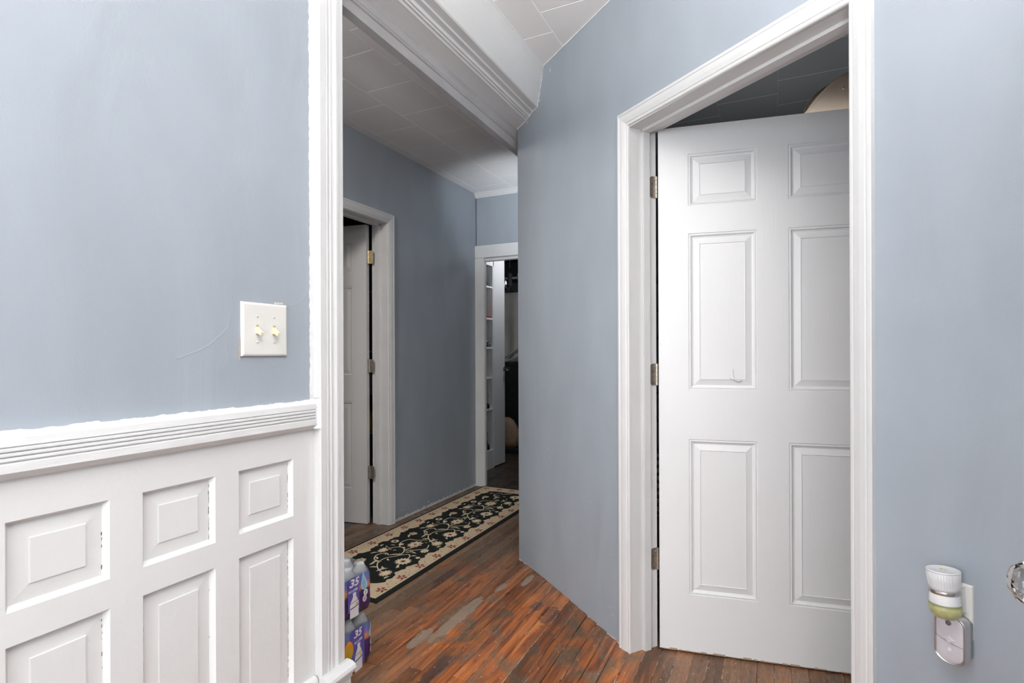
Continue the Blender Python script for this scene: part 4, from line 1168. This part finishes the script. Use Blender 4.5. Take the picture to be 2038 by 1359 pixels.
# red star flowers in the border with tiny buds and sprigs between them
def star(x, y, rot):
    for j_ in range(5):
        a = rot + j_ * 2 * PI / 5; leaf_shape(x + .004 * math.cos(a), y + .004 * math.sin(a), .027, .0085, a, m=2)
    flatpoly(pt, [(x + .004 * math.cos(a), y + .004 * math.sin(a)) for a in [q * PI / 3 for q in range(6)]], Z1 + .0003, 0)


ys = [2.138 + .1648 * k for k in range(13)]
for xb, off in ((-1.729, 0), (-2.207, .012)):
    for k, y_ in enumerate(ys):
        if y_ + off > RYb - .04: continue
        star(xb + rr.uniform(-.002, .002), y_ + off, .3 + k * 1.1)
        for (dx_, dy_, m_2) in ((.018, .045, 3), (-.016, .062, 2), (.006, .083, 4), (-.020, .105, 3), (.018, .120, 2), (-.004, .060, 3), (.022, .088, 4)):
            if y_ + off + dy_ < RYb - .04: leaf_shape(xb + dx_, y_ + off + dy_, .013, .0035, rr.uniform(0, 6.28), m=m_2)
for yb_ in (RYb - .085, RYa + .085):
    for x_ in (-1.85, -1.967, -2.085):
        star(x_, yb_, .7 + x_ * 9)
        for dx_ in (-.06, -.035, .04, .065): leaf_shape(x_ + dx_, yb_ + rr.uniform(-.02, .02), .013, .0035, rr.uniform(0, 6.28), m=rr.choice((2, 3, 4)))
# thin olive guard lines beside the centre field
for xg in (RX0 + .034, RX1 - .046):
    pt.m = 4; i = pt.add([(xg, RYa + .045, Z1 - .0005), (xg + .0022, RYa + .045, Z1 - .0005), (xg + .0022, RYb - .045, Z1 - .0005), (xg, RYb - .045, Z1 - .0005)]); pt.face(range(i, i + 4))
pt.build('woven_flowers', [cream, beige, redp, green, goldp, blackp], rug, recalc=False)['kind'] = 'stuff'

# ------------------------------------------------------------------ packs of bottled water
PX1 = -1.378                                  # face turned to the camera side
film = mat('clear_shrink_film', (.45, .47, .49), .10, .3, 30, .8, 40, spec=.9, alpha=.22, coat=.5)


def print_mat(name):
    m, nt, b = nt_new(name); L = nt.links.new; N = nt.nodes.new
    tc = N('ShaderNodeTexCoord'); sx = N('ShaderNodeSeparateXYZ'); L(tc.outputs['Object'], sx.inputs[0])
    n = N('ShaderNodeTexNoise'); n.inputs['Scale'].default_value = 14; n.inputs['Detail'].default_value = 5; L(tc.outputs['Object'], n.inputs['Vector'])
    ad = N('ShaderNodeMath'); ad.operation = 'MULTIPLY_ADD'; ad.inputs[1].default_value = .022; L(n.outputs['Fac'], ad.inputs[0]); L(sx.outputs[2], ad.inputs[2])
    mr = N('ShaderNodeMapRange'); mr.inputs[1].default_value = 0; mr.inputs[2].default_value = .2; L(ad.outputs[0], mr.inputs[0])
    r = N('ShaderNodeValToRGB'); st = [(0, (.035, .018, .075)), (.40, (.055, .022, .13)), (.50, (.07, .03, .14)), (.54, (.62, .22, .10)), (.60, (.66, .30, .16)), (.66, (.26, .20, .42)), (.78, (.12, .20, .52)), (.95, (.20, .38, .72))]
    e = r.color_ramp.elements
    while len(e) < len(st): e.new(.5)
    for k, (p, c_) in enumerate(st): e[k].position = p; e[k].color = c_ + (1,)
    L(mr.outputs[0], r.inputs[0]); L(r.outputs[0], b.inputs['Base Color']); b.inputs['Roughness'].default_value = .25; b.inputs['Coat Weight'].default_value = .4
    n2 = N('ShaderNodeTexNoise'); n2.inputs['Scale'].default_value = 38; n2.inputs['Detail'].default_value = 4; n2.inputs['Distortion'].default_value = 1.2; L(tc.outputs['Object'], n2.inputs['Vector'])
    bp = N('ShaderNodeBump'); bp.inputs['Strength'].default_value = .5; bp.inputs['Distance'].default_value = .004; L(n2.outputs['Fac'], bp.inputs['Height']); L(bp.outputs[0], b.inputs['Normal'])
    return m


prt = print_mat('printed_blue_purple_film')
pw = mat('white_print', (.92, .92, .94), .35); pp = mat('violet_blue_print', (.12, .105, .42), .3); pdk = mat('navy_print', (.03, .03, .10), .3)
pdrop = mat('pale_blue_print', (.42, .66, .86), .3); pgr = mat('green_print', (.22, .50, .20), .3); ppk = mat('lilac_print', (.50, .30, .52), .3); pyl = mat('yellow_print', (.85, .58, .05), .3); pgy = mat('grey_print', (.35, .36, .40), .3)
sunm, snt, sb = nt_new('orange_sun_print')
tcs = snt.nodes.new('ShaderNodeTexCoord'); sxs = snt.nodes.new('ShaderNodeSeparateXYZ'); rs = snt.nodes.new('ShaderNodeValToRGB'); mrs = snt.nodes.new('ShaderNodeMapRange')
snt.links.new(tcs.outputs['Object'], sxs.inputs[0]); mrs.inputs[1].default_value = .055; mrs.inputs[2].default_value = .125; snt.links.new(sxs.outputs[2], mrs.inputs[0]); snt.links.new(mrs.outputs[0], rs.inputs[0]); snt.links.new(rs.outputs[0], sb.inputs['Base Color'])
rs.color_ramp.elements[0].color = (.50, .42, .03, 1); rs.color_ramp.elements[1].color = (.88, .36, .04, 1); sb.inputs['Roughness'].default_value = .3

PYa, PYb, PXa = 1.178, 1.662, -1.72


def perim(n, bulge, ins, seed, nb=7):
    """plan outline of the pack: rounded rectangle, scalloped by the bottles"""
    out = []
    hx, hy = (PX1 - PXa) / 2 - ins, (PYb - PYa) / 2 - ins; cx_, cy_ = (PX1 + PXa) / 2, (PYa + PYb) / 2
    rc = .034
    segs = [((hx, -hy + rc), (hx, hy - rc)), None, ((hx - rc, hy), (-hx + rc, hy)), None, ((-hx, hy - rc), (-hx, -hy + rc)), None, ((-hx + rc, -hy), (hx - rc, -hy)), None]
    cen = [(hx - rc, hy - rc), (-hx + rc, hy - rc), (-hx + rc, -hy + rc), (hx - rc, -hy + rc)]; ci = 0
    for k, sg in enumerate(segs):
        if sg:
            nn_ = n if k % 4 == 0 else int(n * .7); cnt = nb if k % 4 == 0 else 5
            (xa, ya), (xb, yb2) = sg; L_ = math.hypot(xb - xa, yb2 - ya); nx_, ny_ = (1, 0) if k == 0 else (0, 1) if k == 2 else (-1, 0) if k == 4 else (0, -1)
            for i in range(nn_ + 1):
                t = i / nn_; q = bulge * (abs(math.sin(PI * (t * (cnt - 1) + .5))) - 1)
                out.append((cx_ + xa + (xb - xa) * t + nx_ * q, cy_ + ya + (yb2 - ya) * t + ny_ * q))
        else:
            a0 = ci * 90
            for i in range(1, 6):
                a = math.radians(a0 + 15 * i); out.append((cx_ + cen[ci][0] + rc * math.cos(a), cy_ + cen[ci][1] + rc * math.sin(a)))
            ci += 1
    return out


def lather_bottle(mb_, c_):
    mb_.lathe([(.020, .001), (.0305, .006), (.0315, .02), (.0295, .05), (.0315, .08), (.0300, .11), (.0312, .135), (.026, .160), (.0150, .182), (.0135, .190)], c_, 14)


def face_x(y, z, z0):
    """x of the printed face at height z"""
    hy = (PYb - PYa) / 2; rc = .034; cy_ = (PYa + PYb) / 2
    t = (y - (cy_ - hy + rc)) / (2 * hy - 2 * rc)
    if t > 1:
        d_ = min(.0335, y - (PYb - rc)); return PX1 - rc + math.sqrt(max(0, rc * rc - d_ * d_)) + .0016
    q = .0035 * (abs(math.sin(PI * (t * 6 + .5))) - 1)
    return PX1 + q + .0016


def decal(root, name, polys, m, z0, lift=0.0, kind=None):
    c = MB()
    for po in polys:
        # tessellate finely along y so it hugs the film
        vs = [Vector((y, z, 0)) for y, z in po]
        i = c.add([(face_x(y, z, z0) + lift, y, z) for y, z in po]); c.face(range(i, i + len(po)))
    o = c.build(name, m, root, recalc=False)
    return o


def text_polys(body, y, z, size, shear=.0, bold=.0, sx=1.0, rot=0.0):
    cu = bpy.data.curves.new('lettering', 'FONT'); cu.body = body; cu.size = size; cu.align_x = 'CENTER'; cu.align_y = 'CENTER'; cu.shear = shear; cu.offset = bold; cu.resolution_u = 3
    ob = bpy.data.objects.new('lettering', cu); COL.objects.link(ob)
    dg = bpy.context.evaluated_depsgraph_get(); dg.update()
    me = ob.evaluated_get(dg).to_mesh()
    P_ = [(v.co.x * sx, v.co.y) for v in me.vertices]
    F_ = [[P_[i] for i in p.vertices] for p in me.polygons]
    ob.evaluated_get(dg).to_mesh_clear(); bpy.data.objects.remove(ob)
    cr_, sr_ = math.cos(rot), math.sin(rot)
    return [[(y + a * cr_ - b * sr_, z + a * sr_ + b * cr_) for a, b in f] for f in F_]


def ell(y, z, a, b, n=20, rot=0): return [[(y + a * math.cos(t) * math.cos(rot) - b * math.sin(t) * math.sin(rot), z + a * math.cos(t) * math.sin(rot) + b * math.sin(t) * math.cos(rot)) for t in [2 * PI * k / n for k in range(n)]]]


def strips(poly_fn, y0_, y1_, n=10): pass


def water_pack(z0, dy, label, top_rise, first):
    root = tag(empty('water_bottle_pack', (PX1 - .17, 1.42, z0)), label, 'bottled water', 'shrink-wrapped bottle packs behind the fluted casing')
    H = .19
    c = MB(); c.smooth = True
    lv = [(.004, .016), (.010, .004), (.03, 0), (.07, .001), (.10, .0005), (.135, .002), (.150, .005)]
    c.loft([[(x, y, z0 + z) for x, y in perim(56, .0035, ins, 1)] for z, ins in lv], True)
    o = c.build('printed_wrap', prt, root, origin=(PX1, 1.42, z0 + 0))
    # clear top of the film, gathered and creased
    c = MB(); c.smooth = True
    rings = []
    for z, ins in ((.150, .005), (.162, .010), (.174, .020), (.184 + top_rise * .4, .040), (.190 + top_rise, .080), (.188 + top_rise, .14)):
        ring = []
        for x, y in perim(56, .0035, ins, 1):
            w_ = noise.noise(Vector((x * 45, y * 45, z0 * 9 + z * 20))) * .010 * min(1, (z - .150) / .02)
            ring.append((x + w_ * .5, y + w_ * .5, z0 + z + w_))
        rings.append(ring)
    c.loft(rings, True, True); c.build('clear_film', film, root)
    # bottles under the film
    bm_ = mat('bottle_plastic', (.80, .84, .87), .08, alpha=.45, spec=.8) if first is None else None
    return root


M['pet'] = mat('clear_bottle_plastic', (.82, .86, .88), .08, .02, 5, .2, 60, spec=.8, alpha=.5)
M['cap'] = mat('white_bottle_cap', (.80, .81, .83), .35)
pet0 = None
for (z0, lab, rise, P_) in ((.0015, 'lower shrink-wrapped pack of small water bottles on the floor by the casing', .0, dict(z35=(1.568, .137), s35=.036, zl=(1.572, .108), pan=(1.533, 1.606, .012, .158), bt=(1.573, .100, -.0), drop=(1.640, .147, .092), lf=(1.645, .074), pk=(1.643, .046), sun=(1.520, .090))),
                            (.1935, 'upper shrink-wrapped pack of small water bottles stacked on the other pack', .016, dict(z35=(1.549, .329), s35=.038, zl=(1.545, .302), pan=(1.519, 1.578, .226, .350), bt=(1.551, .294, .204), drop=(1.600, .350, .284), lf=(1.612, .272), pk=(1.607, .250), sun=None))):
    root = water_pack(z0, 0, lab, rise, True)
    for iy in range(7):
        for ix in range(5):
            bx = PX1 - .036 - ix * .0675; by = PYa + .036 + iy * .0686
            if pet0 is None:
                c = MB(); c.smooth = True; lather_bottle(c, (0, 0, 0)); pet0 = c.build('bottle', M['pet'], None, origin=(0, 0, 0))
                c = MB(); c.smooth = False; c.lathe([(.0145, .168), (.0150, .170), (.0150, .182), (.0135, .1835)], (0, 0, 0), 14); cap0 = c.build('bottle_cap', M['cap'], None, origin=(0, 0, 0))
                b_o, c_o = pet0, cap0
            else:
                b_o, c_o = pet0.copy(), cap0.copy(); COL.objects.link(b_o); COL.objects.link(c_o)
            b_o.parent = root; b_o.location = (bx - root.location.x, by - root.location.y, .004); b_o.scale = (1, 1, .93)
            c_o.parent = b_o; c_o.location = (0, 0, .0)
    q = P_; zc_ = z0
    y0_, y1_, za_, zb_ = q['pan']
    # violet panel, built in narrow upright slices so it follows the bottles
    sl = []
    for k in range(12):
        a = y0_ + (y1_ - y0_) * k / 12; b_ = y0_ + (y1_ - y0_) * (k + 1) / 12
        ta = zb_ - .010 * ((2 * k / 12 - 1) ** 2); tb = zb_ - .010 * ((2 * (k + 1) / 12 - 1) ** 2)
        sl.append([(a, za_), (b_, za_), (b_, tb), (a, ta)])
    decal(root, 'printed_panel', sl, pp, z0)
    decal(root, 'printed_number', text_polys('35', q['z35'][0], q['z35'][1], q['s35'], .2, .0012, 1.25), pw, z0, .0010)
    decal(root, 'printed_volume', text_polys('0.5 LITER', q['zl'][0], q['zl'][1], .0115, .1, .0004, 1.0, .05), pw, z0, .0010)
    by, bt_, bb_ = q['bt']; hgt = bt_ - bb_
    pr = [(.00, .010), (.10, .010), (.11, .008), (.20, .012), (.38, .024), (.50, .027), (.60, .027), (.75, .026), (1, .027)]
    pr = [(t, w_ * .82) for t, w_ in pr]
    sl = []
    for (t0, w0_), (t1, w1_) in zip(pr, pr[1:]):
        for k in range(4):
            f0, f1 = k / 2 - 1, (k + 1) / 2 - 1
            sl.append([(by + f0 * w0_, bt_ - hgt * t0), (by + f1 * w0_, bt_ - hgt * t0), (by + f1 * w1_, bt_ - hgt * t1), (by + f0 * w1_, bt_ - hgt * t1)])
    decal(root, 'printed_bottle', sl, pw, z0, .0010)
    decal(root, 'printed_band', [[(by + k * .0072, bt_ - hgt * .60 + k * .001), (by + (k + 1) * .0072, bt_ - hgt * .60 + (k + 1) * .001), (by + (k + 1) * .0072, bt_ - hgt * .56 + (k + 1) * .001), (by + k * .0072, bt_ - hgt * .56 + k * .001)] for k in range(-3, 3)]
          + [[(by + k * .0072, bt_ - hgt * .38 + k * .001), (by + (k + 1) * .0072, bt_ - hgt * .38 + (k + 1) * .001), (by + (k + 1) * .0072, bt_ - hgt * .36 + (k + 1) * .001), (by + k * .0072, bt_ - hgt * .36 + k * .001)] for k in range(-3, 3)], pdk, z0, .0016)
    decal(root, 'printed_emblem', ell(by + .011, bt_ - hgt * .47, .006, .005, 12), pyl, z0, .0020)
    # drop
    dy_, dt, db = q['drop']; sl = []; hh = dt - db
    prf = [(0, .001), (.15, .004), (.3, .0075), (.5, .0125), (.68, .0165), (.82, .0165), (.92, .0125), (1, .004)]
    for (t0, w0_), (t1, w1_) in zip(prf, prf[1:]):
        for k in range(4):
            f0, f1 = k / 2 - 1, (k + 1) / 2 - 1
            sl.append([(min(1.6605, dy_ + f0 * w0_ + .006 * t0), dt - hh * t0), (min(1.6605, dy_ + f1 * w0_ + .006 * t0), dt - hh * t0), (min(1.6605, dy_ + f1 * w1_ + .006 * t1), dt - hh * t1), (min(1.6605, dy_ + f0 * w1_ + .006 * t1), dt - hh * t1)])
    decal(root, 'printed_drop', sl, pdrop, z0, .0006)
    sl = []
    for k, (t_, w_) in enumerate(((.42, .006), (.55, .010), (.66, .012), (.78, .011), (.88, .007))):
        zc2 = dt - hh * t_; yc2 = dy_ + .006 * t_; sl.append([(yc2 - w_ * .7, zc2 - .0016), (min(1.659, yc2 + w_ * .7), zc2 - .0016), (min(1.659, yc2 + w_ * .7), zc2 + .0016), (yc2 - w_ * .7, zc2 + .0016)])
    decal(root, 'printed_drop_lines', sl, mat('blue_print_lines', (.16, .36, .66), .3), z0, .0014)
    decal(root, 'printed_oval', ell(q['lf'][0], q['lf'][1], .0105, .0115), pw, z0, .0008)
    decal(root, 'printed_leaf', ell(q['lf'][0], q['lf'][1], .0035, .0085, 12, -.5), pgr, z0, .0014)
    decal(root, 'printed_oval', ell(q['pk'][0], q['pk'][1], .0100, .0125), mat('pale_lilac_print', (.66, .58, .70), .3), z0, .0008)
    decal(root, 'printed_lilac_mark', ell(q['pk'][0], q['pk'][1], .0040, .0065, 12), ppk, z0, .0014)
    if q['sun']:
        decal(root, 'printed_sun', ell(q['sun'][0], q['sun'][1], .024, .037, 26), sunm, z0, .0012)

# ------------------------------------------------------------------ plug-ins on the slanted wall
op = tag(empty('outlet', bpt(2.124) + (.615,)), 'ivory wall outlet plate behind the plug-in air freshener', 'outlet')
c = MB(MBM); c.loft([[(s, o, z) for s, z in ((2.089 + i, .560 + i), (2.158 - i, .560 + i), (2.158 - i, .673 - i), (2.089 + i, .673 - i))] for i, o in ((0, 0), (0, .003), (.0015, .0052), (.004, .006))], True, True)
c.build('plate', M['plate'], op)
c = MB(MBM); c.lathe([(.003, 0), (.0028, .001)], (2.124, .0058, .6155), 12, 'Y'); c.build('screw', M['screw'], op)
af = tag(empty('air_freshener', bpt(2.13, -.05) + (.62,)), 'white plug-in air freshener with yellow-green oil on the upper socket', 'air freshener')
TL = Matrix.Translation(Vector(bpt(2.1290, -.0530) + (0,))) @ Matrix.Rotation(math.radians(-3), 4, 'Y')
rotB = Matrix(((BDx, -NX, 0, 0), (BDy, -NY, 0, 0), (0, 0, 1, 0), (0, 0, 0, 1)))
AF = Matrix.Translation(Vector(bpt(2.1300, -.0520) + (0,))) @ rotB @ Matrix.Translation((0, 0, .65)) @ Matrix.Rotation(math.radians(-3), 4, 'Y') @ Matrix.Translation((0, 0, -.65))
sqz = lambda a, h: 1.0 / (abs(math.cos(a)) ** 3 + abs(math.sin(a)) ** 3) ** (1 / 3) * .97
wp = mat('glossy_white_plastic', (.82, .82, .82), .25, .01)
gp = mat('light_grey_plastic', (.70, .70, .71), .35, .01)
c = MB(AF); c.smooth = True
c.lathe([(.0265, .6665), (.0265, .672), (.0280, .685), (.0298, .7035)], n=36); c.build('collar', gp, af)
cap_ = MB(AF); cap_.smooth = True; cap_.lathe([(.0298, .7035), (.0302, .7050), (.0296, .7065), (.0270, .7072), (.0255, .7062), (.008, .7062)], n=36); co = cap_.build('cap', gp, af)
c = MB(AF); c.lathe([(.0060, .7064), (.0060, .7078), (.0040, .7080), (.0030, .7066)], n=20); c.build('vent_ring', mat('amber_vent', (.55, .50, .38), .4), co)
rib = MB(AF)
for k in range(40):
    a = 2 * PI * k / 40; ca, sa = math.cos(a), math.sin(a); tx, ty = -sa * .0006, ca * .0006
    rib.loft([[(r_ * ca - tx, r_ * sa - ty, z), ((r_ + .0006) * ca, (r_ + .0006) * sa, z), (r_ * ca + tx, r_ * sa + ty, z)] for r_, z in ((.0266, .674), (.0282, .686), (.0294, .702))])
rib.build('grip_rib', gp, co, recalc=False)['kind'] = 'stuff'
c = MB(AF); c.smooth = True; c.lathe([(.0262, .6590), (.0268, .6595), (.0268, .6660), (.0262, .6667)], n=36); bnd = c.build('silver_band', M['silver'], af)
c = MB(AF @ Matrix.Rotation(math.radians(-62), 4, 'Z')); c.smooth = True
c.lathe([(.0095, .0258), (.0095, .0278), (.0075, .0290), (.0055, .0280), (.001, .0280)], (0, 0, .6590), 20, 'X'); c.build('round_badge', M['silver'], bnd)
c = MB(AF); c.smooth = True; c.lathe([(.0255, .6660), (.0262, .6600), (.0272, .6500), (.0280, .6400), (.0278, .6390), (.014, .6388)], n=36, ); c.build('body', wp, af)
c = MB(AF); c.box(-.016, .016, -.052, -.014, .612, .672); c.build('plug_block', wp, af, bevel=.004)
oil = glass_mat('yellow_green_oil', (.86, .90, .30), .02, 1.36)
c = MB(AF); c.smooth = True; c.lathe([(.0265, .6388), (.0288, .6340), (.0290, .6260), (.0262, .6160), (.0190, .6090), (.010, .6075)], n=36); bu = c.build('glass_bulb', M['glass'], af)
c = MB(AF); c.smooth = True; c.lathe([(.0255, .6330), (.0270, .6270), (.0248, .6175), (.0180, .6105), (.009, .6090)], n=36); c.build('oil', mat('yellow_green_fragrance_oil', (.88, .87, .42), .1, .12, 60), bu)
c = MB(AF); c.lathe([(.0045, .612), (.0045, .640)], n=12); c.build('wick', mat('pale_wick', (.80, .82, .60), .7), bu)

nl = tag(empty('night_light', bpt(2.132, -.03) + (.56,)), 'silver-framed plug-in night light on the lower socket', 'night light')
NLm = Matrix(((BDx, -NX, 0, 0), (BDy, -NY, 0, 0), (0, 0, 1, 0), (0, 0, 0, 1)))
N0 = Matrix.Translation(Vector(bpt(2.1315) + (.5620,))) @ rotB


def nl_ring(o, w_, zt, zb, r_, sk=0.0):
    pts = []
    for k in range(41):
        a = PI * k / 40; pts.append((w_ * math.cos(a), o, zt - r_ + r_ * math.sin(a)))
    for k in range(41):
        a = PI + PI * k / 40; pts.append((w_ * math.cos(a), o, zb + r_ + r_ * math.sin(a)))
    return pts


c = MB(N0); c.smooth = True
c.loft([nl_ring(.0062, .0275, .046, -.050, .016), nl_ring(.020, .0280, .048, -.053, .018), nl_ring(.036, .0285, .050, -.056, .020), nl_ring(.0385, .0285, .050, -.056, .020), nl_ring(.0395, .0272, .0487, -.0547, .020), nl_ring(.0385, .0262, .0475, -.0535, .019), nl_ring(.0375, .0258, .047, -.053, .0185)], True, True)
c.build('housing', M['silver'], nl)
c = MB(N0); c.smooth = True
smoke = mat('smoky_lilac_plastic', (.60, .58, .62), .10, .06, 30, spec=.8, coat=.8)
c.loft([nl_ring(.0376, .0255, .0465, -.0525, .018), nl_ring(.0388, .0235, .044, -.050, .017), nl_ring(.0398, .0160, .034, -.040, .013), nl_ring(.0400, .004, .02, -.02, .004)], True, True)
lens = c.build('face_lens', smoke, nl)
c = MB(N0); c.lathe([(.0052, .0385), (.0052, .0410), (.0040, .0415), (.0035, .0400), (.001, .0400)], (-.001, 0, .031), 20, 'Y'); c.build('sensor_ring', mat('dark_sensor', (.16, .15, .17), .3), nl)
c = MB(N0); c.lathe([(.0040, .0385), (.0040, .0405), (.0032, .0408), (.001, .0404)], (.001, 0, -.024), 20, 'Y'); c.build('emblem', gp, nl)
c = MB(N0); c.tube([(-.0255, .0385, -.002), (-.012, .0405, -.007), (.006, .0408, -.011), (.024, .0388, -.0125)], .0005, 5); c.build('seam_line', mat('seam_dark', (.12, .11, .12), .5), nl)
hx_ = MB(N0)
for (za, zb2) in ((.004, .0),):
    hx_.loft([[(-.0125, .0396, -.003), (0, .0412, -.014), (.0125, .0400, -.003), (0, .0414, .006)], [(-.004, .0420, -.004), (0, .0424, -.008), (.006, .0420, -.004), (0, .0424, .001)]], True, True)
hx_.build('lens_facet', smoke, lens)

# ------------------------------------------------------------------ glass door knob at the right frame edge
dk = struct(empty('door_5', (.56, 1.18, -.03)), 'white door leaf folded back on the right with a faceted glass knob', 'door')
A_, B_ = Vector((.283, .764)), Vector((.283 + .63, .764 + .776))
ud = (B_ - A_).normalized(); vd = Vector((ud.y, -ud.x))
MK = Matrix(((ud.x, vd.x, 0, A_.x), (ud.y, vd.y, 0, A_.y), (0, 0, 1, 0), (0, 0, 0, 1)))
c = MB(MK); c.box(.0, .588, .0, .035, -.025, 2.03); c.build('leaf', M['door'], dk, bevel=.001)
KC = MK @ Vector((.052, 0, .894))
kx = Vector((-vd.x, -vd.y, 0)); kz = Vector((0, 0, 1)); ky = kz.cross(kx)
KM = Matrix(((kx.x, ky.x, 0, KC.x), (kx.y, ky.y, 0, KC.y), (kx.z, ky.z, 1, KC.z), (0, 0, 0, 1)))
c = MB(KM); c.lathe([(.024, 0), (.024, .003), (.018, .006), (.010, .007), (.009, .022), (.013, .024), (.013, .028)], n=24, axis='X'); c.build('rose', mat('aged_bronze', (.42, .26, .16), .35, metal=.8), dk)
c = MB(KM)
prof = [(.012, .026), (.019, .030), (.0268, .040), (.0285, .050), (.0245, .062), (.0150, .070), (.008, .071)]
rings = []
for j_, (r_, h) in enumerate(prof):
    rings.append([(h, r_ * (1 - .05 * (k % 2 if 1 <= j_ <= 4 else 0)) * math.cos(2 * PI * (k + .5 * (j_ % 2)) / 12), r_ * (1 - .05 * (k % 2 if 1 <= j_ <= 4 else 0)) * math.sin(2 * PI * (k + .5 * (j_ % 2)) / 12)) for k in range(12)])
bs = [c.add(r_) for r_ in rings]
for j_, (a, b_) in enumerate(zip(bs, bs[1:])):
    for k in range(12):
        k2 = (k + 1) % 12
        if j_ % 2 == 0: c.face([a + k, a + k2, b_ + k]); c.face([a + k2, b_ + k2, b_ + k])
        else: c.face([a + k, a + k2, b_ + k2]); c.face([a + k, b_ + k2, b_ + k])
c.face([bs[0] + k for k in range(12)]); c.face([bs[-1] + k for k in range(12)])
c.build('knob', M['glass'], dk)

for o in bpy.data.objects:
    if '_w' in o: del o['_w']
